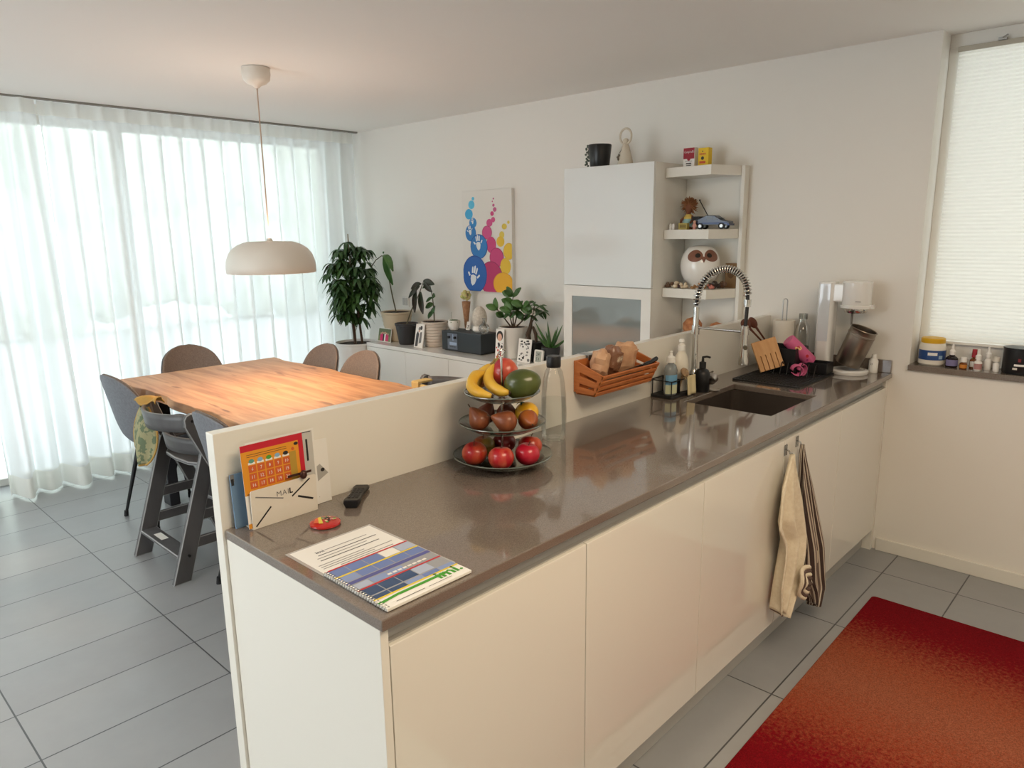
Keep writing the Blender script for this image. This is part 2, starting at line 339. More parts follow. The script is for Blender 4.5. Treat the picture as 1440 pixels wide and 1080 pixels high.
# base cabinets
ZB, ZT = .113, .852; seams = [-3.042, -2.43, -1.83, -1.228, -.64, -.033]
labs = ['glossy white base cabinet nearest the end of the counter, under the spiral notebook', 'glossy white base cabinet under the fruit stand, second from the end panel',
        'glossy white base cabinet under the bread basket, left of the hanging towels', 'glossy white base cabinet with two towel hooks on its door', 'glossy white base cabinet nearest the window wall']
for k in range(5):
    x0, x1 = seams[k], seams[k+1]; t = thing('base_cabinet', labs[k], 'cabinet', (x0, .012, 0), 0, 'base cabinets under the worktop'); w = x1-x0
    bd = MB()
    if k in (3,): bd.box(.001, w-.001, .022, .612, ZB+.002, .66)
    elif k == 4: bd.box(.001, w-.001, .022, .612, ZB+.002, .66)
    else: bd.box(.001, w-.001, .022, .612, ZB+.002, ZT-.02).box(.001, w-.001, .04, .612, ZT-.02, .895)
    bd.build('body', white, t)
    MB().box(.0015, w-.0015, 0, .019, ZB, ZT).build('door', gloss, t, bevel=.0015)
    MB().box(0, w, .022, .034, ZT-.012, .892).box(0, w, .0095, .022, ZT+.001, ZT+.004).build('grip_channel', alu2, t)
    MB().box(0, w, .046, .060, .001, ZB).build('plinth', mat('plinth_grey', (176, 174, 170), .35), t)
tag(MB().box(-3.063, -3.044, .010, .625, 0, .895).build('end_panel', cream, bevel=.0015), 'white side panel closing the near end of the counter', 'panel')
tag(MB().box(-.031, -.001, .016, .60, 0, .895).build('filler_panel', cream), 'narrow white strip between the last cabinet and the wall', 'panel')

# red rug
rugm = bpy.data.materials.new('red_rug_pile'); rugm.use_nodes = True; nt = rugm.node_tree; pb = nt.nodes['Principled BSDF']; N = nt.nodes.new; Lk = nt.links.new
tc = N('ShaderNodeTexCoord'); sp = N('ShaderNodeSeparateXYZ'); Lk(tc.outputs['Object'], sp.inputs[0])
rp = N('ShaderNodeValToRGB'); e = rp.color_ramp.elements; e[0].position = 0; e[0].color = lin((132, 10, 24)); e[1].position = 1; e[1].color = lin((124, 10, 22))
for p, c in ((.12, (140, 14, 26)), (.26, (176, 92, 62)), (.38, (178, 104, 76)), (.50, (172, 84, 56)), (.62, (144, 16, 28))): q = e.new(p); q.color = lin(c)
mr = N('ShaderNodeMapRange'); mr.inputs['From Min'].default_value = 0; mr.inputs['From Max'].default_value = -1.95; Lk(sp.outputs['X'], mr.inputs['Value'])
nz = N('ShaderNodeTexNoise'); nz.inputs['Scale'].default_value = 75; nz.inputs['Detail'].default_value = 3; Lk(tc.outputs['Object'], nz.inputs['Vector'])
ad = N('ShaderNodeMath'); ad.operation = 'MULTIPLY_ADD'; ad.inputs[1].default_value = .28; Lk(nz.outputs['Fac'], ad.inputs[0]); 
sb = N('ShaderNodeMath'); sb.operation = 'SUBTRACT'; sb.inputs[1].default_value = .14; Lk(mr.outputs[0], sb.inputs[0]); Lk(sb.outputs[0], ad.inputs[2]); Lk(ad.outputs[0], rp.inputs[0])
n2 = N('ShaderNodeTexNoise'); n2.inputs['Scale'].default_value = 260; n2.inputs['Detail'].default_value = 2; Lk(tc.outputs['Object'], n2.inputs['Vector'])
r2 = N('ShaderNodeValToRGB'); r2.color_ramp.elements[0].position = .3; r2.color_ramp.elements[0].color = (.5, .5, .5, 1); r2.color_ramp.elements[1].position = .7; Lk(n2.outputs['Fac'], r2.inputs[0])
mx = N('ShaderNodeMix'); mx.data_type = 'RGBA'; mx.blend_type = 'MULTIPLY'; mx.inputs[0].default_value = 1; Lk(rp.outputs[0], mx.inputs[6]); Lk(r2.outputs[0], mx.inputs[7]); Lk(mx.outputs[2], pb.inputs['Base Color'])
pb.inputs['Roughness'].default_value = .95; pb.inputs['Specular IOR Level'].default_value = .1; pb.inputs['Sheen Weight'].default_value = .0
bp = N('ShaderNodeBump'); bp.inputs['Strength'].default_value = 1; bp.inputs['Distance'].default_value = .006; Lk(n2.outputs['Fac'], bp.inputs['Height']); Lk(bp.outputs[0], pb.inputs['Normal'])
rg = MB(); rg.prism(rrect(1.95, 1.33, .02, cx=-.975, cy=-.665), 0, .013)
o = rg.build('rug', rugm, bevel=.005); o.location = (-.545, -.152, .0005); o.rotation_euler = (0, 0, .006)
tag(o, 'dark red rug with an orange-brown middle on the kitchen floor', 'rug')
#==PART2==
# ================================================================ DINING AREA
wood = bpy.data.materials.new('oak_slab'); wood.use_nodes = True; nt = wood.node_tree; pb = nt.nodes['Principled BSDF']; N = nt.nodes.new; Lk = nt.links.new
tc = N('ShaderNodeTexCoord'); mp = N('ShaderNodeMapping'); mp.inputs['Scale'].default_value = (9, .8, 9); Lk(tc.outputs['Object'], mp.inputs[0])
n1 = N('ShaderNodeTexNoise'); n1.inputs['Scale'].default_value = 2.2; n1.inputs['Detail'].default_value = 7; n1.inputs['Distortion'].default_value = 1.2; Lk(mp.outputs[0], n1.inputs['Vector'])
r1 = N('ShaderNodeValToRGB'); e = r1.color_ramp.elements; e[0].position = .25; e[0].color = lin((150, 104, 70)); e[1].position = .75; e[1].color = lin((206, 160, 116)); q = e.new(.5); q.color = lin((186, 138, 98)); Lk(n1.outputs['Fac'], r1.inputs[0])
mp2 = N('ShaderNodeMapping'); mp2.inputs['Scale'].default_value = (5, .9, 5); Lk(tc.outputs['Object'], mp2.inputs[0])
n2 = N('ShaderNodeTexNoise'); n2.inputs['Scale'].default_value = 3.1; n2.inputs['Detail'].default_value = 3; Lk(mp2.outputs[0], n2.inputs['Vector'])
r2 = N('ShaderNodeValToRGB'); r2.color_ramp.elements[0].position = .27; r2.color_ramp.elements[0].color = (.34, .24, .18, 1); r2.color_ramp.elements[1].position = .35; Lk(n2.outputs['Fac'], r2.inputs[0])
mx = N('ShaderNodeMix'); mx.data_type = 'RGBA'; mx.blend_type = 'MULTIPLY'; mx.inputs[0].default_value = .8; Lk(r1.outputs[0], mx.inputs[6]); Lk(r2.outputs[0], mx.inputs[7]); Lk(mx.outputs[2], pb.inputs['Base Color'])
pb.inputs['Roughness'].default_value = .5
t = thing('dining_table', 'long oak dining table with wavy natural edges and dark metal legs', 'table', (-1.79, 2.60, 0))
rr = random.Random(5); left = []; right = []; n = 44
for i in range(n+1):
    y = -1.03+2.11*i/n
    left.append((-.512+.010*sin(i*.45)+.005*sin(i*1.1+1)+.002*sin(i*2.9)-(.02 if i > 39 else 0), y)); right.append((.515+.010*sin(i*.4+2)+.006*sin(i*.9+.4)+.002*sin(i*2.3), y))
tb = MB(); up_ = right+left[::-1]; k = len(up_)
low = [(x*1.012, y) for x, y in up_]
tb.add([(x, y, .77) for x, y in up_]+[(x, y, .722) for x, y in low], [tuple(range(k)), tuple(reversed(range(k, 2*k)))]+[(i, k+i, k+(i+1) % k, (i+1) % k) for i in range(k)])
tb.build('tabletop', wood, t, bevel=.004)
dkm = mat('dark_grey_metal', (52, 52, 56), .45, .4)
for sy in (-.78, .82):
    MB().box(-.40, -.34, sy-.05, sy+.05, 0, .715).build('leg', dkm, t, bevel=.003); MB().box(.34, .40, sy-.05, sy+.05, 0, .715).build('leg', dkm, t, bevel=.003)
    MB().box(-.40, .40, sy-.05, sy+.05, .700, .7215).build('crossbar', dkm, t)

shell_o = mat('chair_shell_grey', (108, 110, 116), .6, noise=(90, (120, 122, 128)))
shell_i = mat('chair_fabric_taupe', (112, 102, 96), .85, noise=(120, (128, 116, 108)), bump=.3, bscale=300)
PR = [(.235, .452, .16), (.19, .468, .205), (.10, .462, .222), (0, .452, .225), (-.10, .452, .225), (-.165, .472, .222), (-.205, .520, .222), (-.228, .590, .222), (-.246, .670, .217), (-.262, .745, .205), (-.277, .810, .178), (-.286, .852, .135), (-.292, .878, .08), (-.294, .889, .022)]
def shell(off):
    m = len(PR)-1
    def fn(u, v):
        k = v*m; i = min(int(k), m-1); f = k-i; a, b2 = PR[i], PR[i+1]; x, z, w = [a[j]+(b2[j]-a[j])*f for j in range(3)]
        i0, i1 = max(i-1, 0), min(i+2, m); dx, dz = PR[i1][0]-PR[i0][0], PR[i1][1]-PR[i0][1]; L = math.hypot(dx, dz); nx, nz = dz/L, -dx/L   # towards the sitter
        if nx < 0 and nz < 0: nx, nz = -nx, -nz
        s = (u-.5)*2; c = .075*abs(s)**2.4*(1 if i < 9 else max(.25, 1-(i-8)*.15))*(w/.222)
        return (x+nx*(c+off), s*w, z+nz*(c+off))
    return fn
def make_chair(label, loc, rz):
    t = thing('dining_chair', label, 'chair', loc, rz, 'shell dining chairs around the oak table')
    b = MB(); b.grid(shell(0), 12, 26); b.build('seat_shell', shell_o, t, smooth=True, solid=.008, subd=1, ang=180)
    b = MB(); b.grid(shell(.013), 12, 26); b.v = [Vector((p.x, p.y*.975, p.z)) for p in b.v]; b.build('upholstery', shell_i, t, smooth=True, solid=.014, subd=1, ang=180)
    for sx, sy in ((1, 1), (1, -1), (-1, 1), (-1, -1)):
        fx = .20 if sx > 0 else -.20
        lg = MB().tube([(sx*.11, sy*.12, .432), (fx*.97, sy*.200, .02), (fx*.975, sy*.2025, .0)], [.014, .008, .008], 10).build('leg', black, t, smooth=True)
        MB().cyl((fx*.965, sy*.1985, .035), (fx*.978, sy*.203, .0), .0115, .012, 10).build('foot_cap', blackm, lg, smooth=True)
    MB().box(-.13, .13, -.13, .13, .425, .440).build('mounting_plate', black, t)
    return t
c0 = make_chair('grey shell chair behind the bib and highchair, leftmost at the table', (-2.22, 3.23, 0), .07)
dup(c0, (-2.25, 1.975, 0), 0, 'grey shell chair close behind the corner of the white half-height panel')
dup(c0, (-1.765, 3.68, 0), -pi/2, 'grey shell chair at the far end of the table, its back to the curtains')
dup(c0, (-1.385, 3.21, 0), pi, 'grey-brown shell chair right of the table, the one nearer the curtains')
dup(c0, (-1.385, 2.755, 0), pi, 'brownish shell chair right of the table, the one nearer the sideboard')

hcm = mat('dark_grey_wood', (78, 77, 78), .36, noise=(14, (90, 89, 90), (1, 1, .3))); hce = mat('worn_grey_edge', (150, 150, 150), .3)
def board_yz(prof, y0, y1): # side profile in xz, extruded along y
    b = MB(); n = len(prof); b.add([(x, y0, z) for x, z in prof]+[(x, y1, z) for x, z in prof], [tuple(range(n)), tuple(reversed(range(n, 2*n)))]+[(i, n+i, n+(i+1) % n, (i+1) % n) for i in range(n)]); return b
def make_high(label, loc, rz):
    t = thing('highchair', label, 'highchair', loc, rz, 'dark grey wooden highchairs')
    for s in (-1, 1):
        y0, y1 = (s*.24-.013, s*.24+.013)
        board_yz([(-.355, 0), (-.27, 0), (-.095, .575), (-.15, .625), (-.165, .60)], y0, y1).build('leg', hcm, t, bevel=.004)
        pts = [(-.160, .600), (-.225, .750)]+[(-.19+.036*cos(radians(a)), .775+.036*sin(radians(a))) for a in (200, 165, 130, 95, 60, 30, 0)]+[(-.115, .66), (.16, 0), (.085, 0), (-.11, .49)]
        board_yz(pts, y0+s*.004, y1+s*.004).build('backrest_upright', hcm, t, bevel=.004)
        for z0 in (.155, .285): MB().box(-.30+z0*.30, .10-z0*.28+.02, y0+.002, y1-.002, z0, z0+.05).build('side_rail', hcm, t, bevel=.003)
        for bx, bz in ((-.19, .775), (-.135, .665), (-.27, .13)): MB().cyl((bx, s*.252, bz), (bx, s*.261, bz), .007, seg=10).build('bolt', black, t)
    st = MB().box(-.315, -.235, -.227, .227, .118, .134).build('rear_step', hcm, t, bevel=.004)
    MB().box(-.29, -.255, .02, .12, .1345, .1350).build('warning_label', paper, st)
    def band(z0, z1, x0, dep, name):
        b = MB(); b.grid(lambda u, v: (x0-dep*(1-(2*u-1)**2)-(.012*v), (u-.5)*.45, z0+(z1-z0)*v), 20, 3); b.build(name, hcm, t, smooth=True, solid=.014, ang=60)
    band(.715, .800, -.185, .10, 'top_rail'); band(.585, .665, -.12, .075, 'lower_rail')
    def plate(z, x0, x1, name):
        b = MB(); p = [(x0, -.225), (x1-.06, -.225), (x1, -.15), (x1, .15), (x1-.06, .225), (x0, .225), (x0-.05, .13), (x0-.06, 0), (x0-.05, -.13)]; b.prism(p, z, z+.018); b.build(name, hcm, t, bevel=.005)
    plate(.53, -.13, .16, 'seat'); plate(.30, .0, .24, 'footrest')
    for o in t.children:
        for md in o.modifiers:
            if md.type == 'BEVEL': o.data.materials.append(hce); md.material = 1
    return t
h0 = make_high('dark grey wooden highchair with a bib hung over its back, near side of the table', (-2.25, 2.557, 0), 0)
h1 = dup(h0, (-1.31, 1.95, 0), pi, 'highchair on the far side of the table showing only its top rail above the panel')
# bib
bibm = mat('bib_leaf_print', (150, 146, 110), .8, noise=(34, (98, 110, 84), (1, 1, 1), (.50, .54))); bibe = mat('bib_yellow', (176, 140, 72), .7)
t = thing('baby_bib', 'yellow-edged baby bib with green leaf print hanging from the highchair back', 'bib', (-2.50, 2.72, .5)); t.scale = (1, .98, 1.05); t.rotation_euler = (0, 0, .34)
b = MB()
def bibf(u, v):
    h = v; w = .105*(sin(pi*min(1, .015+h*.90))**.50)*(1-.45*h**2); s = (u-.5)*2
    return (-.028-.022*(1-s*s)-.012*sin(s*4+h*3)*(1-h)+.035*h, s*w*.9, .0+.275*h)
b.grid(bibf, 12, 18); b.build('bib_body', bibm, t, smooth=True, solid=.006, ang=180)
b = MB(); b.tube([bibf(0, i/14) for i in range(15)], .005, 8); b.tube([bibf(1, i/14) for i in range(15)], .005, 8); b.tube([bibf(i/10, 0) for i in range(11)], .005, 8); b.build('edging', bibe, t, smooth=True)
b = MB(); b.grid(lambda u, v: (.005+.08*v+.012*sin(u*7), (u-.5)*.16*(1-.3*v)+.008*sin(v*9), .292+.018*sin(v*3.1)+.012*sin(u*9+v*4)), 12, 10); b.build('neck_strap', bibe, t, smooth=True, solid=.005, ang=180)
t2 = thing('seat_cushion', 'yellow seat cushion pad tied to the back of the far highchair', 'cushion', (-1.215, 1.95, .70))
cm = mat('cushion_yellow', (196, 170, 110), .8)
for yy in (-.10, .13): MB().box(-.075, .03, yy-.03, yy+.03, .098, .110).box(-.078, -.070, yy-.03, yy+.03, .0, .106).build('tie_band', cm, t2, bevel=.003)
MB().box(-.07, -.045, -.16, .17, 0, .095).build('pad', cm, t2, bevel=.01, seg=3)

# ---------------------------------------------------------------- pendant lamp
lampw = mat('lamp_white', (224, 218, 208), .4)
t = thing('pendant_lamp', 'white dome pendant lamp hanging over the oak table', 'lamp', (-1.793, 2.64, 0))
MB().lathe([(.0, CE-.002), (.070, CE-.002), (.072, CE-.03), (.066, CE-.060), (.048, CE-.078), (.022, CE-.088), (.01, CE-.10), (0, CE-.10)], 28).build('ceiling_cup', lampw, t, smooth=True)
MB().cyl((0, 0, CE-.098), (0, 0, 1.60), .0035, seg=8).build('cord', mat('cord_beige', (190, 165, 145), .5), t)
prof = [(.0, 1.586), (.03, 1.586), (.115, 1.584), (.135, 1.579), (.168, 1.566), (.196, 1.546), (.216, 1.520), (.228, 1.488), (.233, 1.455), (.233, 1.422)]
b = MB(); b.lathe(prof+[(r-.004 if r > .01 else 0, z-.004) for r, z in prof[::-1]], 48); b.build('lamp_shade', lampw, t, smooth=True, ang=50)
MB().lathe([(.0, 1.60), (.012, 1.60), (.02, 1.583), (.02, 1.53), (0, 1.53)], 16).build('bulb_holder', lampw, t, smooth=True)
MB().ball((0, 0, 1.492), .036, seg=16).build('bulb', mat('lit_bulb', (255, 225, 180), .4, emit=((255, 196, 130), 12)), t, smooth=True)
l = area('pendant_light', (-1.793, 2.64, 1.44), .36, 11, (1, .66, .40)); l.data.shape = 'DISK'
l = area('pendant_glow', (-1.793, 2.64, 1.60), .18, 2.2, (1, .72, .55), (pi, 0, 0)); l.data.shape = 'DISK'

# ================================================================ SIDEBOARD AND WALL
glw = mat('white_gloss_cool', (222, 224, 222), .12, coat=.5)
t = thing('sideboard', 'long low glossy white sideboard against the wall under the painting', 'sideboard', (-.42, 0, 0))
MB().box(-.005, .418, 1.80, 3.745, .742, .770).build('top', glw, t, bevel=.001)
MB().box(.012, .418, 1.803, 3.742, .10, .7415).build('body', white, t)
for i in range(4):
    y1 = 3.742-.4845*i; MB().box(-.004, .0115, y1-.4825, y1, .105, .739).build('door', glw, t, bevel=.001)
MB().box(.05, .36, 1.9, 3.65, 0, .0995).build('plinth', white, t)
t = thing('wall_cabinet', 'tall glossy white wall cabinet with a glass door at its lower half', 'cabinet', (-.356, 1.156, 0))
MB().box(.018, .354, 0, .614, .645, 1.975).build('body', white, t, bevel=.001)
MB().box(-.002, .0175, .0, .614, 1.304, 1.975).build('door', glw, t, bevel=.0015)
gd = MB().box(-.002, .0175, .0, .062, .645, 1.300).box(-.002, .0175, .552, .614, .645, 1.300).box(-.002, .0175, .062, .552, 1.238, 1.300).box(-.002, .0175, .062, .552, .645, .705).build('glass_door', white, t)
MB().box(.003, .009, .060, .554, .70, 1.240).build('pane', mat('smoky_glass', (128, 134, 132), .06, coat=1), gd)
t = thing('corner_shelf', 'white open shelf unit with angled shelves beside the wall cabinet', 'shelf', (0, 0, 0))
MB().box(-.018, -.001, .79, 1.154, .645, 1.945).build('back_panel', cream, t)
MB().box(-.062, -.019, .786, .806, .645, 1.945).build('side_panel', cream, t, bevel=.001)
for z in (.965, 1.30, 1.618, 1.945):
    MB().prism([(-.0185, .8065), (-.075, .8065), (-.262, .875), (-.245, 1.154), (-.0185, 1.154)], z-.05, z).build('shelf_board', cream, t, bevel=.001)
t = thing('wall_socket', 'small white double switch plate on the wall behind the beige pot', 'socket', (0, 3.755, 1.062))
MB().box(-.01, -.0005, -.045, .045, -.045, .045).build('plate', white, t, bevel=.002); MB().box(-.014, -.0105, .005, .030, -.03, .03).build('rocker', mat('socket_grey', (196, 194, 190), .5), t); MB().box(-.014, -.0105, -.030, -.005, -.03, .03).build('rocker', mat('socket_grey', (196, 194, 190), .5), t)

# painting
can = mat('canvas_white', (228, 225, 218), .8, bump=.2, bscale=500)
P = thing('canvas_painting', 'canvas painting of blue, pink and yellow bubbles with white handprints', 'painting', (0, 3.01, 1.19))
MB().box(-.030, -.001, -.505, 0, 0, .725).build('canvas', can, P, bevel=.002)
b = MB(frame((-.0303, 0, 0), (0, -1, 0), (0, 0, 1)))
BL = [mat('paint_blue_%d' % i, c, .5) for i, c in enumerate([(92, 190, 226), (64, 168, 216), (52, 138, 202), (46, 122, 190), (38, 96, 172)])]
PK = [mat('paint_pink_%d' % i, c, .5) for i, c in enumerate([(196, 96, 140), (206, 78, 134), (200, 62, 120), (184, 44, 100)])]
YL = [mat('paint_yellow_%d' % i, c, .5) for i, c in enumerate([(222, 196, 80), (228, 188, 52), (232, 172, 34)])]
mats = BL+PK+YL+[mat('paint_white', (226, 230, 232), .6), mat('bubble_rim_blue', (30, 70, 148), .5), mat('bubble_rim_pink', (150, 30, 84), .5), mat('bubble_rim_yellow', (214, 150, 30), .5)]
zz = [0]
def cir(cx, cy, rx, ry, m, rim=None):
    X, Y = (cx-95)/430*.505, .725-(cy-118)/895*.725; a, c = rx/430*.505, ry/895*.725; zz[0] += .00008
    if rim is not None: b.oval(X, Y, a, c, zz[0], rim, (.001, .504, .001, .724)); zz[0] += .00008; a *= .94; c *= .95
    b.oval(X, Y, a, c, zz[0], m, (.001, .504, .001, .724))
for q in [(197, 188, 12, 16, 0), (182, 240, 28, 38, 0), (157, 322, 35, 46, 1), (192, 400, 33, 46, 2), (170, 490, 48, 74, 3)]: cir(*q)
for q in [(375, 197, 6, 8, 5), (366, 220, 5, 7, 5), (375, 253, 10, 13, 5), (385, 290, 15, 20, 5), (362, 324, 15, 20, 7), (370, 377, 17, 23, 6), (338, 403, 26, 34, 6), (315, 487, 43, 60, 6, 14), (350, 595, 42, 72, 7), (498, 402, 10, 14, 9), (464, 437, 21, 25, 9), (442, 508, 21, 30, 9), (430, 565, 33, 46, 10), (500, 650, 47, 72, 10, 15), (395, 705, 60, 86, 7, 14), (470, 780, 44, 72, 10), (345, 890, 102, 152, 8, 14), (450, 935, 86, 102, 11, 15), (243, 610, 76, 110, 3, 13), (200, 860, 110, 170, 4, 13)]: cir(*q)
def hand(cx, cy, s, ang, z):
    X, Y = (cx-95)/430*.505, .725-(cy-118)/895*.725; ca, sa = cos(ang), sin(ang)
    def T(x, y): return (X+(x*ca-y*sa)*s, Y+(x*sa+y*ca)*s)
    b.flat([T(*p) for p in [(-.30, -.05), (-.32, .22), (-.1, .34), (.22, .30), (.30, .05), (.2, -.3), (0, -.5), (-.18, -.35)]], z, 12)
    for fx, fy, a, L, w in [(-.20, .42, 8, .50, .075), (-.02, .46, 0, .58, .08), (.16, .42, -8, .52, .075), (.36, .20, -38, .36, .07), (-.42, .16, 42, .34, .08)]:
        a = radians(a); dx, dy = -sin(a), cos(a); px, py = dy, -dx
        b.flat([T(fx+px*w+dx*L*k*1.0, fy+py*w+dy*L*k) for k in (0, .85)]+[T(fx+dx*L, fy+dy*L)]+[T(fx-px*w+dx*L*k, fy-py*w+dy*L*k) for k in (.85, 0)], z, 12)
hand(188, 905, .100, -.25, zz[0]+.0004); hand(240, 600, .075, .1, zz[0]+.0004); hand(168, 480, .048, .2, zz[0]+.0004); hand(192, 392, .030, .1, zz[0]+.0004)
b.build('painted_picture', mats, P, recalc=False)

# ---------------------------------------------------------------- plants
soil = mat('potting_soil', (48, 38, 32), .95, bump=.6, bscale=120)
gl = mat('leaf_dark_green', (38, 66, 36), .4, noise=(9, (62, 96, 48))); gl2 = mat('leaf_mid_green', (52, 88, 44), .4, noise=(9, (84, 122, 62))); gl3 = mat('leaf_bronze', (58, 42, 38), .35, noise=(9, (44, 58, 40)))
stem = mat('plant_stem', (92, 88, 66), .7); stemb = mat('bark_brown', (72, 56, 44), .8)
def pot(par, r0, r1, h, m, rim=.006, ribs=0, soilz=.85, name='pot'):
    pr = [(0, 0), (r0*.92, 0), (r0, .006)]
    if ribs:
        for i in range(ribs*2+1): f = i/(ribs*2); pr.append((r0+(r1-r0)*f+(.003 if i % 2 else -.001), .01+(h-.03)*f))
    pr += [(r1, h-.018), (r1+rim, h-.014), (r1+rim, h), (r1-.004, h), (r1-.008, h*soilz), (0, h*soilz)]
    o = MB().lathe(pr, 32).build(name, m, par, smooth=True, ang=35)
    MB().lathe([(0, h*soilz+.002), (r1-.0085, h*soilz+.002), (r1-.0085, h*soilz+.004), (0, h*soilz+.006)], 24).build('soil', soil, par); return o
# tall umbrella tree standing on the floor
t = thing('potted_umbrella_tree', 'tall dark green leafy tree in a white floor pot by the curtain', 'plant', (-.40, 3.925, 0))
pot(t, .13, .165, .755, mat('pot_white', (216, 216, 214), .35), soilz=.97)
tk = MB(); tk.tube([(-.01, 0, .73), (-.02, .01, 1.0), (-.01, 0, 1.4)], [.011, .010, .007], 8); tk.tube([(.04, -.03, .73), (.02, -.02, 1.0), (.03, 0, 1.3)], [.010, .009, .006], 8); tk.build('trunk', stemb, t, smooth=True)
MB().cyl((.0, .0, .73), (-.02, .0, 1.62), .005, seg=6).build('support_stick', mat('stick', (150, 140, 120), .7), t)
fo = MB(); rr = random.Random(11)
def whorl(mb, p, n, L, w, r, dro=.6, tilt=.1):
    a0 = r.uniform(0, 6.3)
    for k in range(n):
        a = a0+2*pi*k/n+r.uniform(-.2, .2); mb.leaf(p, (cos(a), sin(a), tilt+r.uniform(-.35, .25)), L*r.uniform(.8, 1.15), w*1.1, droop=dro+.25)
for i in range(105):
    z = .93+.57*rr.random(); rad = .205*(sin(pi*min(1, max(0, (z-.84)/.76)))**.6)*rr.uniform(.35, 1.0); a = rr.uniform(0, 2*pi)
    p = (rad*cos(a), rad*sin(a)*.92, z+.02); fo.tube([(0, 0, z-.09), (p[0]*.5, p[1]*.5, z-.02), p], .0022, 5); whorl(fo, p, 7, .088, .030, rr)
for q in [(-.08, .16, 1.36), (-.05, -.02, 1.555), (.03, -.03, 1.50), (-.1, .2, 1.30)]: whorl(fo, q, 7, .095, .03, rr); fo.tube([(0, 0, q[2]-.15), q], .0022, 5)
fo.build('foliage', gl, t, smooth=True, recalc=False)
SB = .7705
beige = mat('pot_beige', (196, 182, 156), .6); dkpot = mat('pot_anthracite', (52, 53, 56), .55); pale = mat('pot_pale_beige', (206, 196, 184), .6)
# strelitzia
t = thing('potted_bird_of_paradise', 'long-stemmed plant with one drooping leaf in a big beige pot', 'plant', (-.20, 3.63, SB))
pot(t, .085, .122, .235, beige, ribs=6, soilz=.95)
b = MB(); b.tube([(0, 0, .21), (-.01, .03, .35), (-.02, .06, .53)], .0055, 7); b.tube([(-.04, .26, .58), (-.03, .20, .64), (-.03, .12, .675), (-.02, .08, .66)], .004, 6); b.build('stem', stem, t, smooth=True)
b = MB(); b.leaf((-.03, .10, .675), (.0, -.5, -.75), .20, .085, up=(-1, 0, 0), droop=.3); b.leaf((-.03, .10, .68), (0, -1, -.15), .12, .07, up=(-.3, 0, 1), droop=.9); b.leaf((-.03, .10, .69), (0, -.3, .6), .03, .02, up=(-1, 0, 0)); b.build('foliage', gl2, t, smooth=True, recalc=False, solid=.001)
# rubber plant, dark pot
t = thing('potted_rubber_plant', 'bronze-leaved rubber plant leaning right out of a dark grey pot', 'plant', (-.28, 3.41, SB))
pot(t, .062, .085, .165, dkpot, soilz=.93)
b = MB(); b.tube([(0, 0, .15), (.02, -.04, .26), (.05, -.10, .38), (.06, -.15, .48)], [.005, .005, .004, .003], 7); b.build('stem', stem, t, smooth=True)
b = MB()
for p, d, L, w in [((.04, -.09, .42), (-.1, .06, -1), .15, .070), ((.05, -.13, .41), (-.1, -.25, -1), .15, .070), ((.05, -.14, .47), (0, .8, -.15), .13, .05), ((.06, -.15, .49), (0, -1, .0), .13, .05), ((.06, -.15, .47), (-.2, -1, -.25), .14, .045), ((.05, -.12, .45), (-.3, .6, -.5), .12, .05)]: b.leaf(p, d, L, w, up=(-1, .1, .3), droop=.15, n=6)
b.build('foliage', gl3, t, smooth=True, recalc=False, solid=.001)
# plant in ribbed pale pot
t = thing('potted_fiddle_plant', 'thin bare-stemmed plant with few leaves in a ribbed pale pot', 'plant', (-.20, 3.17, SB))
pot(t, .075, .100, .19, pale, ribs=7, soilz=.94)
b = MB(); b.tube([(0, 0, .17), (.0, .0, .26), (.0, .01, .37), (0, .035, .46), (0, .05, .49)], [.005, .005, .004, .003, .002], 7); b.build('stem', stem, t, smooth=True)
b = MB()
for p, d, L, w in [((0, 0, .32), (-.3, .5, -.2), .07, .05), ((0, 0, .30), (-.4, -.5, -.3), .07, .055), ((0, 0, .27), (-.5, .2, -.6), .07, .05), ((0, .01, .38), (-.3, -.8, .1), .06, .045), ((0, .01, .37), (-.2, .8, -.4), .07, .03), ((0, .04, .47), (-.1, .8, -.3), .08, .03)]: b.leaf(p, d, L, w, up=(-1, 0, .4), droop=.1, n=5)
b.build('foliage', gl, t, smooth=True, recalc=False, solid=.001)
# clusia in white pot
t = thing('potted_clusia', 'round-leaved green plant in a tall white cylinder pot right of the radio', 'plant', (-.20, 2.345, SB))
pot(t, .088, .098, .215, mat('pot_ivory', (220, 216, 208), .4), soilz=.94, rim=.001)
st_, b = MB(), MB(); rr = random.Random(21)
for p1, p2 in [((0, 0, .36), (0, .0, .42)), ((0, .09, .27), (0, .15, .32)), ((0, -.10, .27), (.0, -.17, .32)), ((-.03, .0, .28), (-.06, -.04, .32)), ((0, -.05, .33), (-.02, -.11, .36))]:
    st_.tube([(0, 0, .19), p1, p2], [.006, .004, .003], 6)
    for q in (p1, p2):
        for k in range(3): a = rr.uniform(0, 6.28); b.leaf(q, (-.35+.3*cos(a), sin(a), .35), .085, .05, up=(-1, 0, .6), droop=.0, n=5)
for d in ((0, 1, .8), (0, -1, .75)): b.leaf((0, -.01, .42), d, .085, .045, up=(-1, 0, .3), droop=-.1, n=5)
b.leaf((0, 0, .37), (-.3, .2, .3), .1, .06, up=(-1, 0, .4)); st_.build('stem', stemb, t, smooth=True); b.build('foliage', gl2, t, smooth=True, recalc=False, solid=.0012)
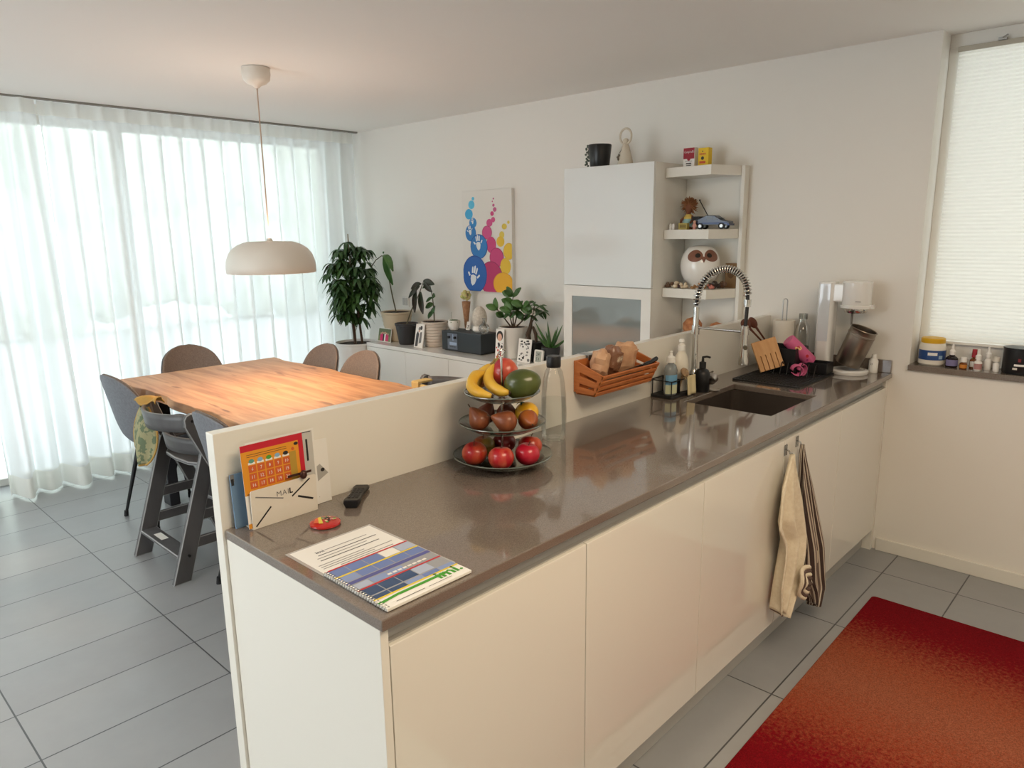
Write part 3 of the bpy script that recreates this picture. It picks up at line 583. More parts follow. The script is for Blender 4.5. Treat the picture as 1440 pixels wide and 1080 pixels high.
# bonsai ficus
t = thing('potted_bonsai', 'small bonsai fig with bulging roots in a black pot', 'plant', (-.20, 2.165, SB))
MB().prism(rrect(.12, .13, .02), 0, .125).build('pot', blackm, t, bevel=.006)
b = MB(); b.tube([(0, .03, .12), (-.01, .035, .17), (0, .02, .23), (0, .01, .29)], [.012, .017, .013, .006], 8); b.tube([(0, -.03, .12), (-.01, -.035, .18), (0, .0, .225)], [.009, .012, .009], 8); b.tube([(0, .01, .25), (0, -.03, .31), (0, -.09, .33)], .004, 6); b.tube([(0, .01, .27), (0, -.02, .38)], .003, 6); b.build('trunk', stemb, t, smooth=True)
b = MB()
for q in [(0, .03, .30), (0, -.03, .32), (0, -.09, .33), (0, -.02, .385), (0, -.06, .36), (0, .0, .34)]:
    for k in range(6): a = rr.uniform(0, 6.28); b.leaf(q, (.5*cos(a), sin(a), rr.uniform(-.4, .5)), .06, .024, up=(-.5, 0, 1), droop=.4)
b.build('foliage', gl, t, smooth=True, recalc=False)
# aloe
t = thing('potted_aloe', 'spiky aloe in a small dark pot beside the wall cabinet', 'plant', (-.20, 2.01, SB))
pot(t, .050, .062, .105, dkpot, rim=.001, soilz=.93)
b = MB()
for a, tl, L in [(.3, .9, .17), (1.6, .6, .16), (2.4, 1.6, .19), (3.6, .9, .17), (4.7, .5, .18), (5.4, 1.8, .16), (1.0, 2.2, .17), (4.2, 1.3, .15)]:
    d = Vector((cos(a), sin(a), tl)).normalized(); b.tube([(0, 0, .09), Vector((0, 0, .09))+d*L*.4, Vector((0, 0, .09))+d*L*.8+Vector((0, 0, .012)), Vector((0, 0, .09))+d*L+Vector((0, 0, .02))], [.011, .010, .005, .001], 7)
b.build('foliage', gl2, t, smooth=True)
# small orchid pot, radio, egg, glass etc.
t = thing('table_radio', 'dark grey wooden radio with two knobs on the white sideboard', 'radio', (-.21, 2.775, SB))
rm = mat('radio_blue_grey', (46, 54, 60), .6)
MB().box(-.085, .09, -.205, .205, .006, .145).build('case', rm, t, bevel=.004)
MB().box(-.0875, -.0855, .035, .140, .016, .132).build('front_plate', mat('radio_panel', (98, 108, 124), .4), t)
for y in (.120, .055): MB().lathe([(0, 0), (.010, 0), (.009, .014), (0, .015)], 16, T=Matrix.Rotation(-pi/2, 3, 'Y'), c=(-.0878, y, .103)).build('knob', black, t, smooth=True)
b = MB(frame((-.0882, .118, .028), (0, -1, 0), (0, 0, 1))); 
for i in range(5): b.rect(.003+i*.0125, .004, .012+i*.0125, .009, 0, 0)
b.rect(.000, .018, .076, .040, 0, 1); b.rect(.034, .052, .042, .098, 0, 1); b.build('buttons', [black, mat('radio_display', (150, 170, 200), .3)], t, recalc=False)
MB().box(-.07, .07, -.19, .19, 0, .0058).build('foot', blackm, t)
TZ = SB+.1455
t = thing('potted_orchid', 'small leafy plant in a round white pot on top of the radio', 'plant', (-.22, 2.925, TZ))
MB().lathe([(0, 0), (.028, 0), (.040, .02), (.044, .05), (.043, .072), (.039, .072), (.038, .064), (0, .064)], 24).build('pot', white, t, smooth=True)
b = MB()
for a in (0, .8, 1.7, 2.6, 3.5, 4.6, 5.5): b.leaf((0, 0, .066), (cos(a), sin(a), .5), .055, .028, droop=.6)
b.build('foliage', gl2, t, smooth=True, recalc=False)
b = MB(); b.tube([(0, .02, .066), (0, .028, .11), (0, .022, .13)], .0012, 5); b.build('shoot', stem, t)
t = thing('ice_cream_cone_ornament', 'tall ornament like a waffle cone topped by a cream-coloured blossom ball', 'ornament', (-.10, 2.92, TZ-.0))
MB().lathe([(0, 0), (.012, 0), (.03, .17), (.033, .20), (0, .205)], 16, T=Matrix.Rotation(.02, 3, 'X')).build('cone', mat('waffle_brown', (176, 134, 100), .7, noise=(60, (150, 108, 78))), t, smooth=True)
b = MB(); rr = random.Random(4)
for i in range(26):
    d = Vector((rr.gauss(0, 1), rr.gauss(0, 1), rr.gauss(0, 1))).normalized(); b.ball(Vector((0, 0, .245))+d*.028, .016, .016, .014, 8)
b.build('blossom', mat('blossom_cream', (208, 190, 140), .7, noise=(50, (190, 200, 120))), t, smooth=True)
t = thing('date_block', 'small white folded calendar block reading 7 on the radio', 'calendar', (-.17, 2.835, TZ))
MB(frame((0, 0, .0), (0, -1, 0), (.25, 0, 1))).box(-.018, .018, 0, .062, -.006, 0).build('block', white, t)
text('7', .035, ink, t, frame((-.0006, .004, .012), (0, -1, 0), (.25, 0, 1)), 'digit')
t = thing('ceramic_egg', 'large speckled off-white ceramic egg lamp on top of the radio', 'ornament', (-.18, 2.695, TZ))
em = mat('egg_ceramic', (214, 208, 196), .5, noise=(70, (190, 182, 170)))
MB().lathe([(0, 0), (.040, 0), (.052, .012), (.050, .036), (.046, .042), (0, .042)], 24).build('base', white, t, smooth=True)
MB().lathe([(0, .0425), (.042, .0425), (.054, .075), (.056, .10), (.050, .135), (.036, .165), (.018, .18), (0, .184)], 24).build('egg', em, t, smooth=True)
t = thing('glass_bird_vase', 'clear round glass vase at the right end of the radio', 'vase', (-.23, 2.60, TZ))
MB().lathe([(0, .001), (.020, 0), (.036, .02), (.040, .04), (.032, .06), (.012, .075), (.007, .095), (.014, .11)], 24).build('bowl', clear('vase_glass', (.93, .94, .93), .8, edge=.5), t, smooth=True, recalc=False)
# framed photos standing on the sideboard
skin = mat('print_skin', (214, 170, 148), .6); pink = mat('print_magenta', (206, 50, 110), .6); pgr = mat('print_green', (96, 112, 84), .6); pg = mat('print_grey', (120, 120, 120), .6); dk = mat('print_dark', (40, 38, 38), .6); wp = mat('print_white', (232, 230, 226), .5); rdp = mat('print_red', (200, 40, 48), .6)
def picture(name, label, cat, loc, rz, w, h, draw, mats, lean=.2, back=wp, group=None):
    t = thing(name, label, cat, loc, rz, group); F = frame((0, 0, .001), (0, -1, 0), (lean, 0, 1))
    MB(F).box(-w/2, w/2, 0, h, -.005, 0).build('mount', back, t, bevel=.0008)
    b = MB(F); draw(b, w, h); b.build('picture', mats, t, recalc=False)
    MB().box(.0, lean*h*.5+.025, -w*.25, w*.25, 0, .003).build('stand', back, t); return t
def d1(b, w, h):
    b.rect(-w/2+.004, .004, w/2-.004, h-.004, .0003, 0); b.rect(-w/2+.004, .004, w/2-.004, h*.42, .0005, 1)
    for i, (x, m, hh) in enumerate([(-.045, 2, .070), (-.028, 2, .078), (-.010, 3, .076), (.008, 4, .080), (.026, 2, .074), (.045, 2, .068)]): b.rect(x-.009, .006, x+.008, hh*.8, .0008+.0001*i, m); b.oval(x, hh*.8+.008, .006, .008, .0015, 5)
picture('group_photo', 'photo of a group in pink clothes at the left end of the sideboard', 'photo', (-.325, 3.65, SB), 0, .165, .108, d1, [pgr, mat('print_lawn', (120, 136, 96), .6), pink, dk, wp, skin], group='framed photos on the sideboard')
def d2(b, w, h):
    b.rect(-w/2+.003, .003, w/2-.003, h-.003, .0003, 0); b.flat([(-.038, .006), (-.008, .01), (-.004, .10), (-.020, .125), (-.036, .10)], .0006, 1); b.oval(-.004, .14, .012, .016, .0008, 2); b.oval(.016, .15, .012, .016, .0008, 1); b.flat([(.0, .03), (.030, .04), (.028, .12), (.006, .115)], .0007, 2); b.oval(-.004, .125, .008, .01, .001, 3)
picture('couple_photo', 'upright black-and-white photo leaning against the dark grey pot', 'photo', (-.345, 3.20, SB), 0, .10, .178, d2, [wp, mat('print_dark_grey', (70, 70, 72), .6), pg, skin], group='framed photos on the sideboard')
def d3(b, w, h):
    b.rect(-w/2+.002, .003, w/2-.002, h-.003, .0003, 0); b.oval(0, h-.045, .030, .034, .0006, 1); b.oval(0, h-.055, .020, .026, .0008, 2); rr = random.Random(2)
    for i in range(30): b.oval(rr.uniform(-.028, .028), rr.uniform(.01, h-.09), rr.uniform(.004, .011), rr.uniform(.004, .012), .001+i*.00003, rr.choice([3, 4, 0, 1]))
picture('photo_strip', 'narrow colour photo in a clear stand rising behind the fruit stand', 'photo', (-.33, 2.36, SB), 0, .075, .205, d3, [wp, dk, skin, rdp, pg], .08, group='framed photos on the sideboard')
def d4(b, w, h):
    b.rect(-w/2+.002, .003, w/2-.002, h-.003, .0003, 0); rr = random.Random(8)
    for i in range(60):
        x, y = rr.uniform(-w/2+.012, w/2-.012), rr.uniform(.012, h-.012); b.oval(x, y, rr.uniform(.004, .012), rr.uniform(.003, .008), .0005+i*.00003, rr.choice([1, 1, 2, 0]), n=7)
picture('collage_photo', 'black-and-white photo collage leaning before the bonsai', 'photo', (-.31, 2.155, SB), 0, .115, .155, d4, [wp, dk, pg], .16, group='framed photos on the sideboard')
t = thing('weather_clock', 'small white digital weather display left of the aloe', 'clock', (-.29, 2.045, SB))
MB(frame((0, 0, .001), (0, -1, 0), (.14, 0, 1))).prism(rrect(.075, .09, .01, cy=.046), -.014, 0).build('case', white, t, bevel=.002)
b = MB(frame((0, 0, .001), (0, -1, 0), (.14, 0, 1))); b.prism(rrect(.05, .07, .003, cy=.046), 0, .0006, 0)
ctext(b, '24', -.020, .052, .030, .0009, 1); ctext(b, '53', -.020, .020, .030, .0009, 1); b.build('screen', [mat('lcd_grey', (168, 174, 164), .3), ink], t, recalc=False)
# things on top of the wall cabinet
CZ = 1.9755
t = thing('potted_string_plant', 'black pot with a few trailing beads on the left top of the wall cabinet', 'plant', (-.24, 1.60, CZ))
MB().lathe([(0, 0), (.050, 0), (.056, .01), (.068, .125), (.066, .13), (.062, .13), (.060, .115), (0, .115)], 28).build('pot', mat('pot_black', (26, 27, 28), .35), t, smooth=True)
b = MB(); rr = random.Random(6); b.tube([(0, .04, .118), (-.01, .064, .135), (-.02, .078, .08), (-.02, .074, .02)], .0015, 5)
for i in range(22): f = i/21; b.ball((-.015+rr.uniform(-.02, .012), .074+rr.uniform(-.008, .008), .01+.12*f), .0065, seg=6)
b.build('foliage', mat('bead_green', (92, 104, 92), .6), t, smooth=True)
t = thing('angel_figurine', 'cream angel figurine with a ring halo on the wall cabinet', 'figurine', (-.25, 1.415, CZ))
am = mat('figurine_cream', (206, 196, 178), .6)
MB().lathe([(0, 0), (.045, 0), (.046, .006), (.022, .10), (.014, .118), (0, .12)], 24).build('robe', am, t, smooth=True)
MB().ball((0, 0, .132), .017).build('head', am, t, smooth=True)
MB().tube([(0, .038*cos(a*pi/12), .158+.042*sin(a*pi/12)) for a in range(24)], .006, 8, closed=True).build('ring_halo', am, t, smooth=True)
b = MB()
for y, z in ((.02, .055), (.028, .045), (.024, .034)): b.ball((-.035, y, z), .007, seg=8)
b.tube([(-.02, .01, .09), (-.036, .022, .06)], .0015, 5); b.build('charm', mat('charm_grey', (120, 112, 100), .4, .6), t, smooth=True)
t = thing('soup_can', 'red and white soup tin on the top shelf', 'can', (-.13, 1.07, 1.9455))
b = MB(); b.box(-.022, .022, -.034, .034, 0, .105).build('box_body', wp, t, bevel=.001)
F = frame((-.0222, .034, 0), (0, -1, 0), (0, 0, 1)); b = MB(F); b.rect(.001, .047, .067, .104, .0002, 0); b.oval(.034, .047, .010, .010, .0004, 0); ctext(b, "Campbell's", .004, .078, .017, .0008, 1, .84); b.rect(.018, .020, .050, .026, .0006, 2); b.rect(.020, .011, .048, .015, .0006, 2); b.rect(.012, .034, .055, .036, .0006, 2); b.rect(.002, .001, .066, .005, .0006, 2)
b.build('label_print', [mat('label_dark_red', (150, 22, 40), .5), wp, ink], t, recalc=False)
t = thing('yellow_carton', 'small yellow cardboard carton beside the red and white tin', 'box', (-.13, .985, 1.9455))
yb = mat('carton_yellow', (226, 188, 30), .5); MB().box(-.02, .02, -.030, .030, 0, .098).build('carton', yb, t, bevel=.001)
b = MB(frame((-.0202, .030, 0), (0, -1, 0), (0, 0, 1))); rd2 = mat('carton_red', (196, 70, 30), .5)
[b.rect(.008+i*.0075, .062, .0135+i*.0075, .071, .0004, 0) for i in range(5)]; b.oval(.026, .045, .009, .009, .0004, 1); b.rect(.008, .018, .044, .030, .0004, 0); b.oval(.026, .080, .003, .004, .0004, 1); b.build('carton_print', [rd2, ink], t, recalc=False)
# second shelf: doll, crate, car, small figures
Z2 = 1.6185
t = thing('troll_doll', 'small doll with a big bush of brown hair on the second shelf', 'doll', (-.12, 1.075, Z2))
dsk = mat('doll_brown', (120, 72, 48), .7)
sk_ = MB(); sk_.lathe([(0, .0), (.022, 0), (.028, .02), (.026, .05), (.018, .075), (.010, .085), (.018, .098), (.022, .115), (.016, .135), (0, .14)], 16).tube([(0, .02, .07), (-.02, .036, .05), (-.034, .03, .035)], [.008, .007, .006], 8).tube([(0, -.02, .07), (-.02, -.036, .05), (-.034, -.03, .035)], [.008, .007, .006], 8).tube([(0, .014, .01), (-.04, .018, .006)], .009, 8).tube([(0, -.014, .01), (-.04, -.018, .006)], .009, 8).build('body', dsk, t, smooth=True)
MB().lathe([(.026, .012), (.032, .02), (.029, .05), (.021, .072), (.019, .070), (.024, .045), (.027, .02)], 16).build('dress', mat('dress_blue', (150, 190, 190), .8), t, smooth=True)
MB().lathe([(.026, .050), (.027, .066), (.014, .082), (.012, .078)], 16).build('collar', mat('collar_yellow', (218, 190, 100), .8), t, smooth=True)
b = MB(); rr = random.Random(9)
for i in range(260):
    d = Vector((rr.gauss(.35, .7), rr.gauss(0, 1), rr.gauss(.5, .8))).normalized()
    if d.x < -.45 and d.z < .35: continue
    p = Vector((0.0, 0, .125)); q = p+d*rr.uniform(.040, .056); b.tube([p+d*.015, (p+q)/2+Vector((0, 0, .004)), q], [.004, .0045, .001], 4)
b.build('hair', mat('hair_ginger', (140, 92, 58), .9), t, smooth=True)
t = thing('toy_crate', 'tiny yellow crate in front of the doll', 'crate', (-.205, 1.055, Z2))
MB().box(-.012, .012, -.026, .026, 0, .034).build('crate', mat('crate_olive', (176, 160, 86), .6), t); b = MB(frame((-.0122, .026, 0), (0, -1, 0), (0, 0, 1))); b.rect(.008, .008, .044, .026, .0002, 0); b.rect(.012, .012, .040, .014, .0004, 1); b.rect(.012, .018, .040, .020, .0004, 1); b.build('crate_print', [mat('crate_brown', (110, 92, 40), .6), mat('crate_olive', (0, 0, 0))], t, recalc=False)
t = thing('ceramic_tooth_figures', 'pair of tiny white ornaments at the left end of the second shelf', 'ornament', (-.205, 1.128, Z2))
for y in (-.009, .009): MB().lathe([(0, 0), (.008, 0), (.009, .018), (.006, .03), (0, .034)], 12, c=(0, y, 0)).build('figure', wp, t, smooth=True)
t = thing('toy_car', 'silver-blue wedge-shaped model car on the second shelf', 'model car', (-.155, .905, Z2), .10)
cm_ = mat('car_silver', (84, 88, 96), .35, .6); cg = mat('car_glass', (24, 28, 34), .1); cb = mat('car_blue', (40, 52, 84), .3, .4)
prof = [(.095, .020), (.095, .040), (.055, .047), (.015, .072), (-.030, .072), (-.075, .052), (-.095, .050), (-.098, .022)]  # (length, height); nose towards -y
MB(Matrix.Rotation(-pi/2, 4, 'Z') @ Matrix.Rotation(pi/2, 4, 'X')).prism(prof[::-1], -.036, .036, 0).build('body', cm_, t, bevel=.003)
MB().box(-.0365, -.0362, -.008, .026, .050, .068).box(-.0365, -.0362, -.038, -.012, .048, .058).box(-.030, .030, -.050, -.018, .0565, .058).build('windows', cg, t)
for i, y in enumerate((-.058, .060)):
    for x in (-.036, .030): w = MB().cyl((x-.004, y, .0165), (x+.010, y, .0165), .0165, seg=18).build('wheel', blackm, t); MB().cyl((x-.0055, y, .0165), (x-.0042, y, .0165), .009, seg=12).build('hub', alu, w)
MB().box(-.038, .038, -.10, -.088, .018, .028).box(-.0375, -.0365, -.088, .09, .028, .034).build('bumper_stripe', cb, t)
MB().box(-.030, .030, .062, .105, .046, .060).box(-.03, -.01, .07, .112, .05, .068).box(.01, .03, .07, .112, .05, .068).build('rear_vents', blackm, t, bevel=.002)
MB().tube([(-.01, .03, .072), (-.01, .055, .112), (-.01, .078, .150)], .0025, 6).ball((-.01, .079, .153), .005, seg=8).build('pole_hook', blackm, t)
def figure(label, loc, h, body, cloth_, group=None):
    t = thing('toy_figure', label, 'figurine', loc, 0, group); s = h/.07
    MB().lathe([(0, 0), (.010*s, 0), (.012*s, .01*s), (.010*s, .045*s), (0, .05*s)], 12).build('clothing', cloth_, t, smooth=True); MB().ball((0, 0, .056*s), .011*s, seg=10).build('head', body, t, smooth=True)
    MB().tube([(0, .010*s, .04*s), (-.006*s, .017*s, .02*s)], .0035*s, 6).tube([(0, -.010*s, .04*s), (-.006*s, -.017*s, .02*s)], .0035*s, 6).build('arms', body, t, smooth=True)
figure('tiny pink figure standing left of the model car wheels', (-.215, .985, Z2), .05, skin, mat('fig_pink', (196, 140, 130), .6))
figure('tiny dark figure behind the little yellow crate, right of the doll', (-.10, 1.012, Z2), .06, mat('fig_brown', (92, 62, 44), .6), mat('fig_dark', (54, 44, 40), .7))
# third shelf: owl and little animals
Z3 = 1.3005
t = thing('owl_money_box', 'round white ceramic owl with brown eye patches on the third shelf', 'figurine', (-.135, .985, Z3))
om = mat('owl_glaze', (232, 230, 224), .12, coat=.6); oy = mat('owl_brown', (128, 84, 66), .35)
R_, H_ = .108, .232
def owl_r(z): return R_*math.sqrt(max(0, 1-((z-H_*.53)/(H_*.54))**2))*(1.0 if z > .1 else 1)
pr = [(0, .002), (.062, 0)]+[(owl_r(H_*k/20), H_*k/20) for k in range(2, 20)]+[(owl_r(H_)*.75, H_*.988), (owl_r(H_)*.4, H_), (0, H_*1.003)]
MB().lathe(pr, 36).build('body', om, t, smooth=True)
def onowl(a, z, e=.0015): r = owl_r(z)+e; return (r*cos(a), r*sin(a), z)
A0 = math.atan2(-.62, -.78)   # looks towards the kitchen
def patch(name, m, ca, cz, ra, rz_, e, rot=0):
    b = MB(); P_ = [onowl(A0+ca, cz, e)]; n = 26
    for j in range(1, 4):
        for k in range(n):
            f = 2*pi*k/n; x, y = cos(f)*j/3, sin(f)*j/3; xx = x*cos(rot)-y*sin(rot)*.6; yy = x*sin(rot)*.6+y*cos(rot); P_.append(onowl(A0+ca+xx*ra, min(H_*.97, cz+yy*rz_), e))
    fs = [(0, 1+k, 1+(k+1) % n) for k in range(n)]+[(1+j*n+k, 1+(j+1)*n+k, 1+(j+1)*n+(k+1) % n, 1+j*n+(k+1) % n) for j in range(2) for k in range(n)]
    b.add(P_, fs); return b.build(name, m, t, smooth=True, recalc=False)
for s in (-1, 1):
    patch('eye_patch', oy, s*.48, .178, .46, .033, .001, -s*.35); patch('pupil', mat('owl_dark', (34, 30, 26), .3), s*.32, .180, .15, .012, .002)
b = MB(); c_ = onowl(A0, .163, .002); b.add([onowl(A0-.12, .166, .003), onowl(A0+.12, .166, .003), onowl(A0, .176, .003), onowl(A0, .140, .003), onowl(A0, .160, .012)], [(0, 4, 3), (4, 1, 3), (2, 4, 0), (2, 1, 4)]); b.build('beak', oy, t)
def shellthing(name, label, cat, loc, s, m, seed, group):
    b = MB(); r = random.Random(seed)
    for i in range(6): b.ball((r.uniform(-.4, .4)*s, r.uniform(-.6, .6)*s, s*(.35+.15*r.random())+s*.35*(i > 3)), s*r.uniform(.25, .42), s*r.uniform(.25, .42), s*r.uniform(.30, .36), 9)
    zmin = min(p.z for p in b.v); b.v = [Vector((p.x, p.y, p.z-zmin)) for p in b.v]
    o = b.build(name, m, smooth=True, loc=loc); return tag(o, label, cat, group)
brn = [mat('shell_brown', (96, 70, 52), .4), mat('shell_cream', (206, 190, 164), .4), mat('shell_plum', (70, 44, 44), .35), mat('shell_ochre', (150, 112, 70), .5), mat('shell_rose', (180, 110, 96), .5), mat('shell_dark', (54, 44, 38), .5)]
for i, (nm, x, y, s, m, lb) in enumerate([('shell', -.215, 1.125, .030, 0, 'brown shell at the very left of the owl shelf'), ('shell', -.225, 1.095, .036, 1, 'upright cream shell near the left of the owl shelf'), ('shell', -.21, 1.062, .030, 2, 'dark plum shell between two cream ones, left of the owl'),
        ('shell', -.235, 1.025, .032, 1, 'wide cream shell right in front of the owl'), ('shell', -.235, .965, .024, 3, 'small ochre shell in front of the owl, below its beak'), ('shell', -.225, .925, .034, 3, 'ochre shell behind the faucet spring'),
        ('shell', -.165, .885, .042, 5, 'dark spiky shell right of the owl'), ('shell', -.19, .893, .026, 4, 'rose shell low at the right of the owl'), ('shell', -.11, .855, .040, 0, 'brown shell close to the right side panel on the owl shelf')]):
    shellthing(nm, lb, 'shell', (x, y, Z3), s, brn[m], i+3, 'shells on the owl shelf')
t = thing('kraft_card', 'brown kraft card standing upright right of the owl', 'card', (-.055, .842, Z3)); MB().box(-.002, .002, -.032, .032, 0, .135).build('card', mat('kraft_brown', (126, 98, 66), .8), t); b = MB(frame((-.0022, .032, 0), (0, -1, 0), (0, 0, 1))); b.oval(.033, .08, .02, .028, .0002, 0); b.build('card_print', mat('kraft_print', (96, 70, 44), .8), t, recalc=False)
for i, (x, y, s, m, lb) in enumerate([(-.21, 1.12, .032, 4, 'small shell at the left of the lowest shelf'), (-.20, 1.07, .038, 5, 'dark shell on the lowest shelf near the middle'), (-.19, 1.02, .042, 0, 'brown shell on the lowest shelf, rising behind the faucet post')]):
    shellthing('shell', lb, 'shell', (x, y, .9655), s*1.6, brn[m], i+40, 'shells on the lowest shelf')
shellthing('driftwood', 'orange-brown piece of dried coral on the lowest shelf', 'driftwood', (-.13, .93, .9655), .150, mat('coral_orange', (196, 136, 92), .8, noise=(40, (160, 100, 64))), 77, 'shells on the lowest shelf')
#==PART3==
# ================================================================ ON THE WORKTOP
WZ = .9205
rv, fv = Vector((.684, -.729, 0)), Vector((.712, .671, 0)).normalized()
def at(c, r, f, z): p = Vector((c[0], c[1], 0))+rv*r+fv*f; return (p.x, p.y, z)
# ---- letter rack with papers
t = thing('letter_rack', 'white envelope-shaped metal letter rack reading MAIL by the end of the panel', 'letter rack', (-3.02, .57, WZ))
rk = mat('rack_white', (222, 216, 204), .45)
MB().prism(rrect(.178, .097, .006, cx=.089, cy=.0485), -.0012, .0012).build('front_plate', rk, t).rotation_euler = (pi/2, 0, 0)
MB().box(0, .178, -.001, .050, 0, .002).box(0, .178, .048, .050, 0, .07).build('tray', rk, t)
b = MB(frame((0, -.0014, 0), (1, 0, 0), (0, 0, 1)))
def bar(b, x0, y0, x1, y1, w, z, m):
    dx, dy = x1-x0, y1-y0; L = math.hypot(dx, dy); px, py = -dy/L*w/2, dx/L*w/2; b.flat([(x0+px, y0+py), (x0-px, y0-py), (x1-px, y1-py), (x1+px, y1+py)], z, m)
bar(b, .008, .006, .050, .046, .004, .0003, 0); bar(b, .012, .080, .084, .058, .003, .0003, 1); bar(b, .108, .056, .160, .090, .004, .0003, 0); bar(b, .124, .052, .166, .034, .005, .0003, 0)
[ctext(b, ch, xx, .066, .019, .0004, mm, 1, bold=bb) for ch, xx, mm, bb in (('M', .066, 1, 0), ('A', .082, 1, 0), ('I', .096, 1, 0), ('L', .101, 0, .0007))]; b.build('envelope_print', [ink, greyink], t, recalc=False)
MB().box(.100, .165, -.004, -.0026, .106, .112).ball((.140, -.008, .106), .010, .008, .012, 8).build('clip', mat('clip_bronze', (74, 48, 40), .35, .5), t, smooth=True)
def sheet(name, label, cat, x, y, z, w, h, lean, roll, base, draw, mats, th=.001, group=None):
    t = thing(name, label, cat, (x, y, z), 0, group)
    F = frame((0, 0, 0), (cos(roll), 0, sin(roll)), (0, lean, 1)); MB(F).box(0, w, 0, h, -th, 0).build('paper', base, t)
    if draw: b = MB(F); draw(b, w, h); b.build('print', mats, t, recalc=False)
    return t
orange = mat('calendar_orange', (220, 146, 36), .6); cr = mat('calendar_red', (190, 24, 44), .5); sq = mat('calendar_square', (200, 92, 40), .6); ol = mat('calendar_olive', (176, 140, 50), .6)
def dcal(b, w, h):
    b.rect(0, 0, w, h, .0002, 0); b.rect(0, 0, w*.92, h*.92, .0004, 1); b.rect(0, 0, w*.92, h*.40, .0006, 2)
    for r in range(2): b.rect(.014, h*.875-r*.005, w*.72, h*.875-r*.005+.0010, .0008, 3)
    for c in range(5): x = .016+c*.0225; b.rect(x, h*.76, x+.018, h*.785, .0008, 2); b.oval(x+.009, h*.80, .007, .005, .0009, [4, 6, 7, 6, 3][c]); 
    for r in range(3):
        for c in range(5):
            x, y = .016+c*.0225, h*.665-r*.0200; b.rect(x, y, x+.019, y+.0172, .0008, 5); ctext(b, str(6+r*5+c), x+.0095, y+.0045, .0120, .001, 2, .9, 'CENTER')
    b.rect(w*.755, h*.42, w*.865, h*.80, .0008, 8); b.rect(.004, h*.412, w*.8, h*.417, .0012, 3); b.oval(w*.88, h*.885, .006, .004, .0009, 3); b.oval(w*.82, h*.83, .004, .004, .0009, 5); b.rect(0, 0, w*.3, h*.06, .001, 1)
sheet('paper_calendar', 'orange advent-style calendar sheet with a red border standing in the letter rack', 'calendar', -3.028, .5735, WZ+.003, .165, .205, .06, .0, paper, dcal, [cr, orange, wp, ink, mat('print_teal', (90, 150, 130), .6), sq, mat('print_sky', (130, 170, 200), .6), grn, ol])
def dgrey(b, w, h):
    b.rect(w*.12, h*.35, w*.97, h*.98, .0002, 0); 
    for i in range(3): b.rect(w*(.72+.07*i), h*(.50+.05*i), w*(.75+.07*i), h*.88, .0004, 1)
    b.rect(w*.6, h*.965, w*.95, h*.975, .0004, 1)
sheet('flyer', 'pale grey flyer with vertical black lettering just right of the orange calendar', 'paper', -3.005, .594, WZ+.0025, .185, .205, .04, .0, paper, dgrey, [mat('flyer_grey', (188, 186, 180), .6), ink])
def dw1(b, w, h): b.flat([(0, h*.50), (w*.62, h*.62), (w*.95, h*.45), (w*.3, h*.32)], .0002, 0); b.rect(w*.2, h*.1, w*.5, h*.11, .0002, 1); b.oval(w*.72, h*.52, .006, .005, .0004, 2)
sheet('paper_bag_sheet', 'white sheet with a grey triangle at the right of the letter rack', 'paper', -2.85, .600, WZ, .070, .172, .03, .01, paper, dw1, [mat('sheet_grey', (168, 166, 160), .6), greyink, dk])
def dw2(b, w, h): b.rect(w*.93, 0, w, h*.60, .0002, 0); b.rect(w*.8, h*.8, w*.83, h*.9, .0002, 1)
sheet('white_booklet', 'white booklet with a yellow-green spine edge, rightmost of the leaning papers', 'booklet', -2.865, .615, WZ, .092, .158, .015, .01, paper, dw2, [mat('spine_yellow', (196, 186, 60), .5), greyink], .003)
sheet('blue_booklet', 'blue booklet with grey top at the left behind the letter rack', 'booklet', -3.045, .606, WZ, .07, .135, .06, .0, mat('booklet_blue', (108, 138, 168), .6), lambda b, w, h: (b.rect(0, h*.86, w*.14, h, .0002, 0), b.rect(w*.02, h*.80, w*.12, h*.92, .0004, 1)), [greyink, ink], .004)
# ---- remote control
t = thing('remote_control', 'black remote control lying on the worktop against the white panel', 'remote control', (-2.728, .560, WZ), math.atan2(.671, .712))
b = MB(); n = 10; st = []
for i in range(n+1):
    f = i/n; x = -.074+.148*f; w = .021+.003*cos(f*pi*2)-(.004 if i in (0, n) else 0); h = .012+.010*(1-f)**1.5; st.append((x, w, h))
vs = []
for x, w, h in st: vs += [(x, -w*.7, 0), (x, w*.7, 0), (x, w, h*.6), (x, w*.86, h), (x, -w*.86, h), (x, -w, h*.6)]
b.add(vs, [(i*6+k, i*6+(k+1) % 6, i*6+6+(k+1) % 6, i*6+6+k) for i in range(n) for k in range(6)]+[(5, 4, 3, 2, 1, 0), tuple(n*6+k for k in range(6))]); b.build('body', black, t, smooth=True, bevel=.002, ang=50)
b = MB()
for i in range(6):
    for j in (-1, 0, 1): x = -.045+i*.016; h = .0125+.010*(1-(x+.074)/.148)**1.5; b.box(x-.004, x+.004, j*.010-.0035, j*.010+.0035, h-.001, h+.0012)
b.build('buttons', mat('button_grey', (52, 52, 54), .5), t)
